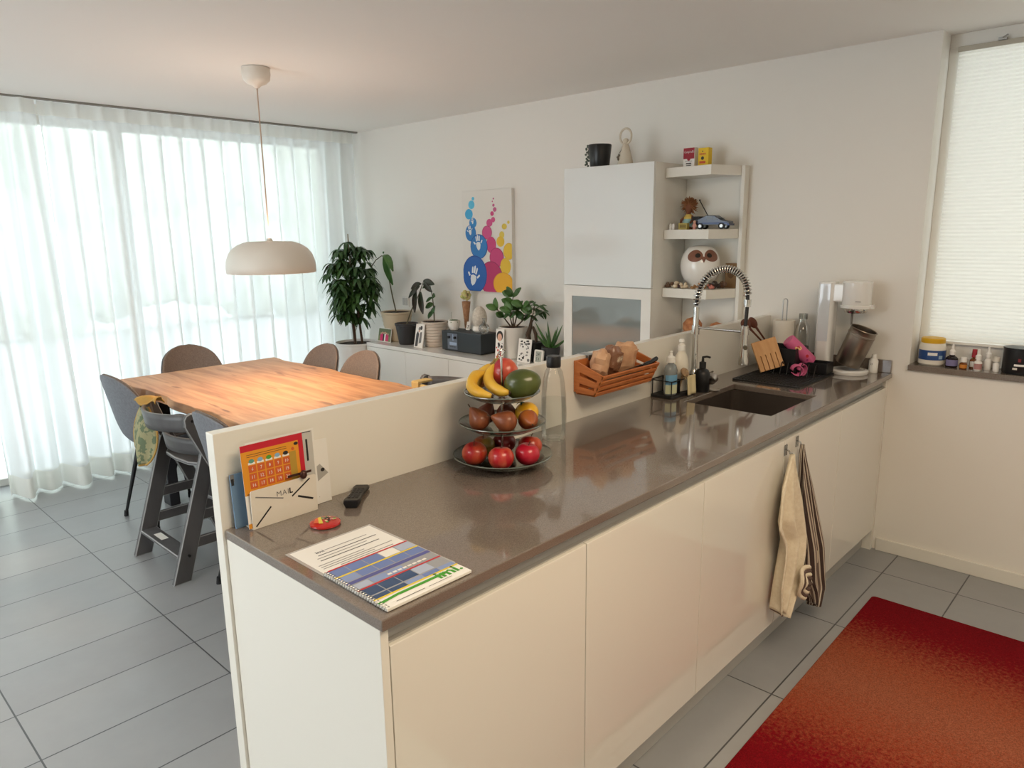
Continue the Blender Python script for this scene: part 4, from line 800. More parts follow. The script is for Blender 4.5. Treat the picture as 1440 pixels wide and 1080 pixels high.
# ---- badge
t = thing('round_tin', 'small round red patterned tin lid on the worktop in front of the letter rack', 'tin', (-2.885, .468, WZ))
MB().lathe([(0, 0), (.034, 0), (.0375, .003), (.037, .007), (.033, .0095), (0, .0105)], 32).build('body', mat('tin_red', (178, 34, 30), .2, coat=.6), t, smooth=True)
b = MB(); b.flat([(-.030, .004), (-.012, .024), (.0, .026), (-.018, -.006)], .0112, 0); b.flat([(-.022, -.008), (-.004, .026), (.004, .026), (-.014, -.014)], .0114, 1); rr = random.Random(5)
for i in range(16): b.oval(rr.uniform(-.002, .024), rr.uniform(-.020, .018), rr.uniform(.002, .006), rr.uniform(.002, .006), .0113+i*.00003, rr.choice([2, 3, 2, 4]), n=8)
b.build('tin_print', [mat('tin_orange', (214, 90, 50), .3), mat('tin_yellow', (220, 196, 70), .3), dk, mat('tin_cream', (226, 186, 150), .3), grn], t, recalc=False)
# ---- laminated sheet and spiral notebook
t = thing('laminated_sheet', 'laminated white letter sheet lying half under the spiral notebook', 'paper', (-3.040, .077, WZ))
MB().box(0, .228, 0, .310, 0, .0006).build('lamination', mat('laminate_grey', (176, 174, 170), .15, coat=.5), t)
b = MB(); b.rect(.007, .006, .221, .303, .0009, 0); 
ctext(b, 'imi', .048, .258, .016, .0011, 1, 1.1, bold=.0004)
for i, (x0, x1, y) in enumerate([(.072, .185, .262), (.045, .20, .245), (.035, .165, .232), (.035, .190, .219), (.018, .135, .200), (.018, .205, .190), (.018, .150, .181), (.055, .195, .172), (.03, .075, .163)]): b.rect(x0, y, x1, y+.0032, .0011, 2 if i not in (1, 3) else 1)
b.build('print', [paper, mat('print_heading', (70, 70, 74), .6), mat('print_text', (140, 138, 136), .6)], t, recalc=False)
t = thing('spiral_notebook', 'spiral-bound calendar booklet with blue, red and yellow stripes at the worktop corner', 'notebook', (-3.040, .015, WZ+.0012), radians(-.5))
MB().box(0, .216, 0, .218, 0, .006).build('pages', paper, t, bevel=.0005)
b = MB(); y = lambda f: .218*(1-f)
blu = [mat('tile_blue_a', (104, 124, 176), .35), mat('tile_blue_b', (132, 150, 190), .35), mat('tile_blue_c', (168, 178, 198), .35), mat('tile_navy', (52, 76, 112), .35), mat('tile_grey', (150, 152, 156), .35), mat('band_indigo', (84, 88, 148), .4)]
MT = [paper, red, yel, grn]+blu+[greyink]
b.rect(.001, y(.80), .215, y(0), .0062, 8); rr = random.Random(12)
for r0, r1, ms in [(.025, .17, (4, 4, 4, 0, 6)), (.20, .33, (5, 4, 4, 4, 4)), (.42, .52, (6, 5, 5, 8, 8)), (.56, .70, (7, 7, 7, 6, 8)), (.72, .80, (7, 7, 5, 4, 5))]:
    for i in range(5): b.rect(.004+i*.0425, y(r1), .044+i*.0425, y(r0), .0064, ms[i])
b.rect(.001, y(.40), .215, y(.345), .0065, 9)
for f, m in ((.0, 1), (.18, 2), (.535, 1), (.79, 2)): b.rect(.001, y(f+.022), .215, y(f), .0067, m)
b.rect(.05, y(.875), .17, y(.835), .0065, 3); b.flat([(.0, y(.90)), (.0, y(.86)), (.05, y(.835)), (.05, y(.87))], .0065, 3)
ctext(b, 'imi.', .146, y(.915), .040, .0067, 3, 1.15, bold=.0012)
ctext(b, 'WEEKS AND TIMES', .075, y(.50), .010, .0068, 0, 1.1) if False else [b.rect(.085+i*.013, y(.50), .095+i*.013, y(.47), .0068, 0) for i in range(8)]
b.rect(.03, y(.955), .10, y(.945), .0067, 10); b.rect(.11, y(.955), .17, y(.948), .0067, 10); b.build('cover_print', MT, t, recalc=False)
b = MB()
for i in range(26): yy = .004+i*.0083; b.tube([(.0045+.0062*cos(a), yy+.001*a/6, .0035+.0062*sin(a)) for a in [k*pi/5 for k in range(10)]], .0008, 5, closed=True)
b.v = [Vector((p.x-.002, p.y, max(p.z, -.0008))) for p in b.v]; b.build('spiral_binding', alu, t, smooth=True)

# ---- three-tier fruit stand
FC = (-2.262, .462)
t = thing('fruit_stand', 'three-tier glass fruit stand with a chrome centre rod on the worktop', 'fruit stand', (FC[0], FC[1], WZ))
gm = clear('dish_glass', (.92, .94, .92), .85, edge=.42); rimm = mat('glass_rim', (96, 104, 98), .1, coat=.8)
def dish(z, r, d):
    o = MB().lathe([(.0, z), (r*.45, z), (r*.66, z+.004), (r*.86, z+d*.55), (r, z+d), (r*.99, z+d+.003), (r*.84, z+d*.55+.004), (r*.64, z+.008), (r*.4, z+.004), (0, z+.004)], 56).build('dish', gm, t, smooth=True)
    MB().tube([(r*cos(a*pi/28), r*sin(a*pi/28), z+d+.0015) for a in range(56)], .0018, 6, closed=True).build('rim', rimm, o, smooth=True)
D = [(.005, .151, .030), (.108, .131, .029), (.203, .1135, .026)]
for z, r, d in D: dish(z, r, d)
MB().lathe([(0, 0), (.07, 0), (.06, .004), (0, .0045)], 28).build('foot', clrg, t, smooth=True)
MB().cyl((0, 0, .004), (0, 0, .335), .0035, seg=12).lathe([(.0, .205), (.012, .205), (.012, .209), (0, .211)], 16).lathe([(.0, .110), (.012, .110), (.012, .114), (0, .116)], 16).build('rod', chrome, t, smooth=True)
MB().tube([(.014*cos(a*pi/10), .014*sin(a*pi/10)*-.5, .345+.012*sin(a*pi/10)) for a in range(20)], .0018, 6, closed=True).build('handle', chrome, t, smooth=True)
def fruitmat(name, c1, c2, sc=9, lo=.4, hi=.62, rough=.28, stretch=(1, 1, .35)): return mat(name, c1, rough, noise=(sc, c2, stretch, (lo, hi)), coat=.25)
apm = [fruitmat('apple_red_a', (158, 20, 28), (190, 84, 52), 22), fruitmat('apple_red_b', (168, 26, 38), (192, 84, 60), 34), fruitmat('apple_dark', (112, 22, 28), (150, 40, 36), 16), fruitmat('apple_green_red', (150, 60, 36), (140, 124, 50), 12), fruitmat('apple_red_c', (170, 16, 42), (180, 34, 52), 16)]
def apple_fn(p):
    r = math.hypot(p.x, p.y); z = p.z; k = 1+.06*z
    dz = -.22*math.exp(-(r/.28)**2) if z > 0 else .16*math.exp(-(r/.25)**2)
    return Vector((p.x*k, p.y*k, z*.92+dz))
def apple(label, r, f, z, R, m, tilt=(0, 0), group='apples on the bottom dish'):
    p = at(FC, r, f, z+R*.9); t = thing('apple', label, 'apple', p, 0, group); T = Matrix.Rotation(tilt[0], 3, 'X') @ Matrix.Rotation(tilt[1], 3, 'Y')
    MB().ball((0, 0, 0), R, R, R, 22, T=T, fn=apple_fn).build('flesh', m, t, smooth=True)
    MB().tube([T @ Vector((0, 0, R*.66)), T @ Vector((R*.05, 0, R*.9)), T @ Vector((R*.14, 0, R*1.08))], .0014, 6).build('stem', stemb, t, smooth=True)
DZ = WZ+.005+.0085
apple('red apple at the left front of the bottom dish', -.084, -.040, DZ, .0385, apm[0], (.1, -.2))
apple('pinkish red apple at the centre front of the bottom dish', -.004, -.088, DZ, .0385, apm[1], (-.1, .1))
apple('bright crimson apple at the right front of the bottom dish', .074, -.050, DZ, .0375, apm[4], (.1, .1))
apple('green-tinged apple at the back left of the bottom dish', -.060, .038, DZ, .0365, apm[3], (0, -.1))
apple('dark red apple in the middle behind, on the bottom dish', .004, .078, DZ, .0365, apm[2], (.2, .1))
apple('streaky red apple at the back right of the bottom dish', .084, .032, DZ, .0375, apm[0], (-.1, .3))
DZ = WZ+.108+.0085
prm = fruitmat('pear_brown', (118, 62, 34), (140, 78, 44), 30, rough=.5); prd = fruitmat('pear_dark', (92, 44, 30), (110, 56, 36), 30, rough=.5); prp = fruitmat('pear_orange', (160, 92, 36), (150, 76, 40), 20, rough=.45)
def pear_fn(p): z = p.z; k = 1 if z < 0 else 1-.62*z**1.3; return Vector((p.x*k, p.y*k, z*(1.35 if z > 0 else .9)))
def pear(label, r, f, z, R, m, T):
    p = at(FC, r, f, z+R); t = thing('pear', label, 'pear', p, 0, 'brown pears on the middle dish')
    MB().ball((0, 0, 0), R, R, R*1.05, 20, T=T, fn=pear_fn).build('flesh', m, t, smooth=True); MB().cyl(T @ Vector((0, 0, R*1.36)), T @ Vector((0, 0, R*1.75)), .0017, .002, 6).build('stem', stemb, t)
ax = lambda v: Vector((0, 0, 1)).rotation_difference(Vector(v).normalized()).to_matrix()
pear('brown pear at the left front of the middle dish', -.068, -.030, DZ, .033, prm, ax((-.3, .5, .8)))
pear('dark brown pear at the back left of the middle dish', -.052, .045, DZ, .031, prd, ax(rv*.5+fv*.2+Vector((0, 0, 1.0))))
pear('brown pear lying at the centre front of the middle dish, neck to the left', .012, -.058, DZ, .034, prm, ax(-rv*.9+Vector((0, 0, .35))-fv*.05))
pear('dark brown pear behind the rod on the middle dish', .012, .055, DZ, .032, prd, ax(fv*.5+Vector((0, 0, .5))))
pear('orange-brown pear pointing forward at the right of the middle dish', .078, -.030, DZ, .031, prp, ax(-fv+rv*.25+Vector((0, 0, -.05))))
t = thing('yellow_tomato', 'yellow round fruit with a dark green calyx at the right of the middle dish', 'fruit', at(FC, .075, .038, DZ+.036))
MB().ball((0, 0, 0), .037, .037, .034, 22).build('flesh', fruitmat('fruit_yellow', (222, 160, 24), (226, 176, 40), 12), t, smooth=True)
b = MB()
for k in range(5): b.leaf(Vector((-.012, .01, .033)), (cos(k*1.26), sin(k*1.26), .15), .016, .007, droop=.5)
b.build('calyx', gl, t, smooth=True, recalc=False, solid=.0008)
DZ = WZ+.203+.0085
bnm = fruitmat('banana_yellow', (206, 156, 36), (214, 176, 70), 10, rough=.45); bnt = mat('banana_tip', (62, 46, 30), .7)
def banana(label, pts, R):
    P_ = [Vector(at(FC, *p)) for p in pts]; o = P_[0].copy(); t = thing('banana', label, 'banana', o, 0, 'bananas on the top dish'); Q = []
    for i in range(len(P_)-1):   # smooth the path
        p0, p1, p2, p3 = P_[max(i-1, 0)], P_[i], P_[i+1], P_[min(i+2, len(P_)-1)]
        for k in range(5): f = k/5; Q.append(.5*((2*p1)+(p2-p0)*f+(2*p0-5*p1+4*p2-p3)*f*f+(3*p1-p0-3*p2+p3)*f**3)-o)
    Q.append(P_[-1]-o); n = len(Q); rad = [R*min(1, .30+2.6*min(i/(n-1), 1-i/(n-1)))**.8 if 0 < i < n-1 else R*.28 for i in range(n)]
    MB().tube(Q, rad, 7).build('peel', bnm, t, smooth=True, ang=80); d = (Q[-1]-Q[-2]).normalized(); e = (Q[0]-Q[1]).normalized()
    MB().cyl(Q[-1], Q[-1]+d*.005, R*.34, R*.3, 8).build('blossom_end', bnt, t); MB().tube([Q[0], Q[0]+e*.010, Q[0]+e*.022+Vector((0, 0, .003))], [R*.30, R*.22, R*.25], 8).build('stem', mat('banana_stem', (140, 120, 60), .6), t)
zb = DZ
banana('front banana curving along the left edge of the top dish', [(-.040, .045, zb+.066), (-.078, .012, zb+.064), (-.088, -.030, zb+.040), (-.062, -.062, zb+.026), (-.028, -.074, zb+.020)], .0175)
banana('banana arching behind the front one, its tip by the green mango', [(-.022, .040, zb+.092), (-.040, .018, zb+.062), (-.030, -.022, zb+.040), (-.002, -.046, zb+.027), (.022, -.052, zb+.026)], .017)
banana('third banana with its stem sticking up behind the bunch', [(-.034, .062, zb+.088), (-.062, .060, zb+.060), (-.078, .055, zb+.028), (-.050, .085, zb+.026)], .016)
t = thing('red_mango', 'big red round fruit at the back of the top dish behind the rod', 'mango', at(FC, .006, .050, zb+.060)); MB().ball((0, 0, 0), .043, .046, .052, 24, T=Matrix.Rotation(.4, 3, 'X')).build('flesh', fruitmat('mango_red', (164, 26, 44), (196, 92, 62), 14), t, smooth=True)
t = thing('green_mango', 'large dark green mango at the right of the top dish', 'mango', at(FC, .062, -.026, zb+.045)); MB().ball((0, 0, 0), .056, .042, .045, 26, T=Matrix.Rotation(math.atan2(-.729, .684), 3, 'Z') @ Matrix.Rotation(-.25, 3, 'Y'), fn=lambda p: Vector((p.x, p.y, p.z*(1-.12*p.x)))).build('flesh', fruitmat('mango_green', (58, 68, 28), (78, 86, 36), 10), t, smooth=True)
# ---- water bottle
t = thing('water_bottle', 'clear glass water bottle with a black cap, half full, beside the fruit stand', 'bottle', (-1.945, .525, WZ))
prof = [(.0, .0), (.036, .0), (.0415, .006), (.0435, .05), (.044, .10), (.042, .15), (.037, .20), (.030, .235), (.021, .250), (.020, .262)]
MB().lathe(prof, 36).build('glass_body', clear('bottle_glass', (.98, .985, .98), .55, edge=.35), t, smooth=True)
MB().lathe([(0, .008), (.034, .008), (.0385, .012), (.0405, .05), (.041, .10), (.0395, .142), (0, .142)], 32).build('water', clear('water', (.95, .965, .96), .4, edge=.30), t, smooth=True)
MB().lathe([(0, .250), (.0235, .250), (.0245, .255), (.0245, .284), (.023, .288), (0, .288)], 28).build('cap', black, t, smooth=True)
# ---- bamboo basket on the panel
t = thing('bread_basket', 'slatted bamboo basket hooked on the white panel above the worktop', 'basket', (-1.71, .6255, WZ))
bam = mat('bamboo', (176, 100, 52), .45, noise=(8, (196, 120, 66), (1, 1, 12)))
W_, zt, zf, zbb = .375, .228, .182, .105
A = lambda y, z: Vector((0, y, z))
MB().box(0, W_, -.012, -.001, .110, .228).build('back_board', bam, t, bevel=.002)
def slat(p, q, x0, x1, th, name='front_slat'):   # a strip along x between two side points
    d = (q-p).normalized(); n = Vector((0, d.z, -d.y))*th
    MB().add([(x0, *(v.yz)) for v in (p, q, q+n, p+n)]+[(x1, *(v.yz)) for v in (p, q, q+n, p+n)], [(0, 1, 2, 3), (7, 6, 5, 4), (0, 4, 5, 1), (1, 5, 6, 2), (2, 6, 7, 3), (3, 7, 4, 0)]).build(name, bam, t, bevel=.001)
p0, p1 = A(-.098, .103), A(-.138, .182)
for k in range(4): slat(p0.lerp(p1, k*.28), p0.lerp(p1, k*.28+.16), .0, W_, .007)
slat(p0, A(-.014, .103), 0, W_, -.006, 'bottom_board')
for x in (0, W_-.008):
    f = lambda s0, s1, z0, z1: None
    b = MB()
    lo0, lo1, hi0, hi1 = (-.012, .105), (-.098, .105), (-.012, .226), (-.136, .182)
    def edge(k): return (lo0[0]+(hi0[0]-lo0[0])*k, lo0[1]+(hi0[1]-lo0[1])*k), (lo1[0]+(hi1[0]-lo1[0])*k, lo1[1]+(hi1[1]-lo1[1])*k)
    def quad(k0, k1, u0, u1):
        a0, a1 = edge(k0); c0, c1 = edge(k1); L_ = lambda a, c, u: (a[0]+(c[0]-a[0])*u, a[1]+(c[1]-a[1])*u); q = [L_(a0, a1, u0), L_(a0, a1, u1), L_(c0, c1, u1), L_(c0, c1, u0)]
        b.add([(x, *v) for v in q]+[(x+.008, *v) for v in q], [(0, 1, 2, 3), (7, 6, 5, 4), (0, 4, 5, 1), (1, 5, 6, 2), (2, 6, 7, 3), (3, 7, 4, 0)])
    quad(0, .24, 0, 1); quad(.24, .36, 0, .15); quad(.24, .36, .85, 1); quad(.36, .60, 0, 1); quad(.60, .72, 0, .15); quad(.60, .72, .85, 1); quad(.72, 1, 0, 1); b.build('side_board', bam, t)
for x in (.07, .24): MB().box(x, x+.05, -.016, -.0125, .222, .2385).box(x, x+.05, -.016, .040, .2395, .2408).build('hook', alu, t)
def bag(label, loc, sx, sy, sz, seed, m, rz):
    r = random.Random(seed); ph = [r.uniform(0, 6) for _ in range(6)]
    def fn(p): k = 1+.10*sin(p.x*5+ph[0])*sin(p.z*6+ph[1])+.07*sin(p.y*9+ph[2]+p.z*4)+.05*sin(p.z*13+ph[3]+p.x*3); return Vector((math.copysign(abs(p.x)**.6, p.x), math.copysign(abs(p.y)**.7, p.y), math.copysign(abs(p.z)**.7, p.z)))*k
    o = MB().ball((0, 0, 0), sx, sy, sz, 22, fn=fn).build('bread_bag', m, smooth=True, loc=loc, ang=28); o.rotation_euler = (.2, .1, rz); tag(o, label, 'bag', 'paper bread bags in the bamboo basket')
kr = mat('kraft_bag', (204, 164, 130), .7, noise=(20, (176, 132, 100)), bump=1, bscale=60)
bag('brown paper bread bag at the left in the bamboo basket', (-1.628, .565, 1.132), .044, .034, .054, 1, kr, .5)
bag('crumpled bag with clear window in the middle of the bamboo basket', (-1.545, .572, 1.134), .036, .032, .054, 2, mat('bag_dark', (132, 92, 68), .35, noise=(24, (214, 196, 170), (1, 1, 1), (.55, .66)), coat=.4, bump=1, bscale=80), -.2)
bag('brown paper bag at the right in the bamboo basket', (-1.462, .572, 1.134), .046, .033, .060, 5, kr, -.5)
t = thing('bread_knife', 'long knife with a black handle lying along the front of the bamboo basket', 'knife', (-1.5, .513, 1.078), 0)
MB().box(-.16, .085, -.001, .001, -.004, .026).build('blade', steel, t).rotation_euler = (0, 0, .02)
hd = MB().tube([(.080, 0, .014), (.11, 0, .020), (.14, 0, .022), (.168, 0, .026), (.182, 0, .030)], [.009, .0095, .008, .010, .008], 10).build('handle', black, t, smooth=True); t.rotation_euler = (0, -.05, 0)
# ---- soap caddy
t = thing('sink_caddy', 'black wire caddy tray for washing-up bottles left of the sink', 'caddy', (-1.19, .515, WZ))
MB().prism(rrect(.20, .105, .01, cx=.105, cy=.055), 0, .012).build('tray', blackm, t, bevel=.002)
b = MB(); 
for z in (.075,): b.tube([(x+.105, y+.055, z) for x, y in rrect(.20, .104, .012, 3)], .0025, 6, closed=True)
for x, y in ((.01, .008), (.20, .008), (.01, .10), (.20, .10), (.105, .106)): b.cyl((x, y, .008), (x, y, .075), .0025, seg=6)
b.cyl((.01, .10, .074), (-.03, .085, .078), .004, .001, 6); b.build('wire_frame', blackm, t, smooth=True)
b = MB().box(.085, .088, .012, .098, .012, .075); b.build('divider', black, t)
t = thing('dish_soap_bottle', 'clear washing-up liquid bottle with a blue and green label in the caddy', 'bottle', (-1.142, .552, WZ+.0125))
MB().lathe([(0, 0), (.033, 0), (.036, .005), (.037, .04), (.035, .085), (.036, .105), (.028, .125), (.014, .134), (.012, .140)], 28, sy=.72).build('bottle_body', mat('soap_clear', (176, 184, 186), .1, trans=.55, coat=.3), t, smooth=True)
b = MB()
for z0, z1, mi in ((.008, .046, 1), (.046, .088, 0)):
    n = 10; vs = []
    for j in (z0, z1):
        for i in range(n+1): a = radians(178+104*i/n); vs.append((.0378*cos(a), .0378*.735*sin(a), j))
    b.add(vs, [(i, i+1, n+2+i, n+1+i) for i in range(n)], mi)
b.build('label', [mat('label_blue', (112, 164, 200), .4), mat('label_green', (204, 210, 176), .4)], t, smooth=True, recalc=False)
MB().lathe([(0, .138), (.020, .138), (.018, .160), (.008, .166), (.006, .180), (.008, .183), (0, .188)], 20).build('cap', white, t, smooth=True)
t = thing('white_soap_bottle', 'white washing-up bottle with a push-pull cap, right one in the caddy', 'bottle', (-1.036, .565, WZ+.0125))
MB().lathe([(0, 0), (.039, 0), (.042, .006), (.042, .11), (.035, .145), (.019, .168), (.014, .175)], 28, sy=.7).build('bottle_body', mat('bottle_white', (224, 218, 204), .3), t, smooth=True)
MB().lathe([(0, .174), (.017, .174), (.015, .196), (.010, .200), (.009, .208), (.013, .212), (.010, .222), (0, .224)], 20).build('cap', white, t, smooth=True)
t = thing('dish_brush', 'wooden washing-up brush with pale bristles resting in the caddy', 'brush', (-1.095, .520, WZ+.10))
MB().lathe([(0, 0), (.020, .002), (.022, .010), (.016, .018), (0, .020)], 18, T=Matrix.Rotation(1.1, 3, 'X')).build('head', mat('beech', (150, 122, 90), .6), t, smooth=True); MB().cyl((0, 0, 0), (0, .02, -.085), .005, .004, 8).build('handle', mat('beech', (0, 0, 0)), t)
b = MB(); rr = random.Random(1)
for i in range(36): a, r = rr.uniform(0, 6.28), .016*rr.random()**.5; p = Vector((r*cos(a), -.002, r*sin(a))); b.cyl(p, p*1.3+Vector((0, -.017, -.006)), .0012, .001, 4)
b.build('bristles', mat('bristle', (206, 184, 140), .8), t)
t = thing('sponge_cloth', 'cream sponge cloth draped over the front of the caddy', 'cloth', (-1.068, .508, WZ))
MB().grid(lambda u, v: (-.030+.062*u+.010*v, -.004-.003*sin(u*8)-.012*(1-v), .008+.080*v), 8, 8).build('cloth', mat('cloth_cream', (206, 192, 152), .9, bump=.5, bscale=200), t, smooth=True, solid=.004)
# ---- faucet
t = thing('kitchen_faucet', 'chrome spring-hose kitchen faucet arching over the sink', 'faucet', (-.93, .560, WZ))
MB().lathe([(0, 0), (.026, 0), (.026, .006), (.021, .012), (.021, .075), (.0145, .085), (.0125, .10), (.0125, .365), (0, .365)], 24).build('post', chrome, t, smooth=True)
MB().lathe([(.0, .245), (.017, .245), (.017, .285), (0, .285)], 20).build('collar', chrome, t, smooth=True)
MB().cyl((.02, 0, .045), (.05, -.01, .050), .012, .011, 14).cyl((.048, -.01, .050), (.075, -.055, .075), .004, .0035, 8).build('lever', chrome, t, smooth=True)
arc = []
ye, zs = -.232, .372
for i in range(33):
    a = pi*i/32*1.0; arc.append(Vector((0, ye/2*(1-cos(a)), zs+.050*i/32+(.135*sin(a)**.85 if 0 < i < 32 else 0))))
arc = [p+Vector((0, 0, -.0)) for p in arc]+[Vector((0, ye-.001, zs+.03)), Vector((0, ye-.001, zs+.01))]
MB().tube(arc, .0075, 10).build('hose', mat('hose_dark', (34, 32, 32), .5), t, smooth=True)
b = MB(); cp = []; tot = len(arc)-3; turns = 32
for k in range(turns*12+1):
    f = k/(turns*12)*tot; i = min(int(f), tot-1); p = arc[i].lerp(arc[i+1], f-i); d = (arc[i+1]-arc[i]).normalized(); u = Vector((1, 0, 0)); w = d.cross(u); a = 2*pi*k/12; cp.append(p+(u*cos(a)+w*sin(a))*.0145)
b.tube(cp, .0031, 6); b.build('spring', chrome, t, smooth=True)
pe = arc[-1]
MB().cyl(pe+Vector((0, 0, .028)), pe+Vector((0, 0, -.002)), .0155, .0145, 18).build('spring_ferrule', chrome, t, smooth=True)
MB().cyl(pe, Vector((0, ye+.004, .28)), .0075, seg=12).build('lower_hose', mat('hose_dark', (0, 0, 0)), t, smooth=True)
MB().cyl((0, 0, .275), (0, ye+.008, .275), .0055, seg=12).lathe([(.0175, .262), (.0175, .290), (.010, .290), (.010, .262)], 20, c=(0, ye+.004, 0)).build('holder_arm', chrome, t, smooth=True)
sh_ = MB().lathe([(0, .135), (.020, .135), (.021, .142), (.019, .180), (.0145, .225), (.0145, .300), (.0, .302)], 24, c=(0, ye+.004, 0)).build('spray_head', chrome, t, smooth=True)
MB().cyl((-.012, ye-.006, .212), (-.019, ye-.012, .210), .0095, .009, 14).build('spray_button', mat('button_olive', (96, 90, 76), .5), sh_, smooth=True)
# ---- soap dispenser with holder ring
t = thing('soap_dispenser', 'black pump soap dispenser behind the left corner of the sink', 'soap dispenser', (-.955, .505, WZ))
MB().lathe([(0, 0), (.030, 0), (.033, .006), (.033, .080), (.026, .096), (.0125, .103), (.0125, .110)], 26).build('bottle_body', black, t, smooth=True)
MB().lathe([(0, .104), (.0145, .104), (.0145, .130), (.006, .133), (.0045, .155), (0, .156)], 16).tube([(0, 0, .152), (.012, -.012, .154), (.022, -.024, .150)], .0045, 8).build('pump', blackm, t, smooth=True)
t = thing('tea_strainer', 'small round steel holder lying against the black dispenser', 'strainer', (-.905, .475, WZ))
MB().lathe([(0, 0), (.025, 0), (.029, .004), (.027, .007), (0, .006)], 22).build('saucer', steel, t, smooth=True)
MB().lathe([(.016, 0), (.024, .006), (.026, .03), (.022, .036), (.020, .03), (.0, .012)], 22, c=(-.01, .015, .042), T=Matrix.Rotation(1.2, 3, 'Y')).build('drum', steel, t, smooth=True)
# ---- drying rack
t = thing('dish_rack', 'black dish drying rack on a ribbed drip mat beside the sink', 'dish rack', (-.645, .20, WZ))
b = MB(); b.prism(rrect(.438, .32, .015, cx=.219, cy=.16), 0, .007)
for i in range(20): b.box(.020, .40, .012+i*.0152, .018+i*.0152, .007, .010)
b.build('drip_mat', blackm, t)
def bin_(x0, x1, y0, y1, z0, z1, th=.004):
    b = MB(); b.box(x0, x1, y0, y1, z0, z0+th); b.box(x0, x0+th, y0, y1, z0+th, z1); b.box(x1-th, x1, y0, y1, z0+th, z1); b.box(x0+th, x1-th, y0, y0+th, z0+th, z1); b.box(x0+th, x1-th, y1-th, y1, z0+th, z1); return b
bin_(.275, .435, .135, .315, .011, .128).build('tall_bin', black, t, bevel=.003)
bin_(.345, .435, .008, .128, .011, .062).build('short_bin', black, t, bevel=.003)
for i in range(9): y = .020+i*.032; MB().tube([(.215, y, .010), (.235, y, .065), (.242, y, .070), (.250, y, .062), (.262, y, .012)], .0022, 6).build('plate_prong', black, t, smooth=True)
t = thing('slotted_utensil_block', 'light bamboo block with slots leaning in the drying rack', 'utensil block', (-.470, .455, .938))
F = frame((0, 0, 0), tuple(rv*.105+Vector((0, 0, .030))), tuple(-rv*.03+fv*.05+Vector((0, 0, .15))))
b = MB(F); w, h = .118, .148
b.box(0, w, .075, h, -.016, 0)
for i in range(5): b.box(i*.0242, i*.0242+.0205, 0, .0755, -.016, 0)
b.box(0, w, 0, .075, -.016, -.010); b.v = [v for v in b.v]; b.build('block', mat('bamboo_pale', (190, 140, 88), .55, noise=(6, (206, 158, 108), (8, 1, 1))), t, bevel=.001)
def spoon(label, p0, p1, rw):
    t = thing('wooden_spoon', label, 'spoon', p0, 0, 'dark wooden spoons in the drying rack'); d = Vector(p1)-Vector(p0); dn = d.normalized()
    MB().tube([(0, 0, 0), d*.6, d*.92], [.004, .0045, .007], 8).build('handle', mat('spoon_wood', (92, 50, 36), .5), t, smooth=True)
    yv = (fv-dn*fv.dot(dn)).normalized(); xv = yv.cross(dn); T = Matrix((xv, yv, dn)).transposed(); MB().ball(d*1.0, rw, .007, .034, 14, T=T).build('bowl', mat('spoon_wood', (0, 0, 0)), t, smooth=True)
spoon('dark wooden spoon leaning furthest left above the bamboo block', (-.365, .480, 1.050), (-.478, .540, 1.165), .024)
spoon('dark wooden spoon just right of the other one, leaning over the bamboo block', (-.355, .470, 1.050), (-.447, .520, 1.172), .019)
t = thing('pink_drinking_bottle', 'pink tube-shaped drinking bottle tilted in the short bin of the drying rack', 'bottle', (-.262, .300, .978))
pk = mat('bottle_pink', (206, 96, 140), .4); T = ax((Vector((-.29, .372, 1.098))-Vector((-.21, .277, .978))).normalized())
MB().lathe([(0, 0), (.030, 0), (.033, .004), (.033, .150), (.030, .158), (.022, .160), (0, .155)], 28, T=T).build('tube', pk, t, smooth=True)
MB().lathe([(0, -.008), (.012, -.008), (.012, 0)], 16, T=T).build('nozzle', white, t, smooth=True)
b = MB(); dz = -(fv*1.0)
F = Matrix.Translation(T @ Vector((0, 0, 0))) @ T.to_4x4()
ang = math.atan2((T.inverted() @ dz).y, (T.inverted() @ dz).x)
for z, a, s_, m in ((.105, 0, .010, 0), (.098, .15, .009, 1), (.112, -.2, .006, 1), (.045, .1, .008, 0), (.03, -.3, .005, 2)):
    q = []
    for k in range(8): aa = 2*pi*k/8; q.append(T @ Vector((.0335*cos(ang+a+s_*cos(aa)/.033), .0335*sin(ang+a+s_*cos(aa)/.033), z+s_*sin(aa))))
    b.add(q, [tuple(range(8))], m)
b.build('flower_print', [mat('flower_red', (190, 30, 50), .4), mat('flower_yellow', (236, 214, 130), .4), mat('flower_magenta', (160, 40, 110), .4)], t, recalc=False)
t = thing('pink_bottle_lid', 'curled pink silicone rings lying on the drip mat', 'lid', (-.43, .300, WZ+.0105))
for cx, cy, r, rz in ((.0, .0, .024, .3), (.035, -.012, .026, 1.3)):
    n = 22; b = MB(); b.grid(lambda u, v: (cx+.012*v*cos(rz)+r*cos(rz+1.57)*cos(u*5.6), cy+.018*(v-.5)+r*sin(rz+1.57)*cos(u*5.6), .027+r*sin(u*5.6)+(.006*v)), n, 3); b.build('ring', pk, t, smooth=True, solid=.004, recalc=False)
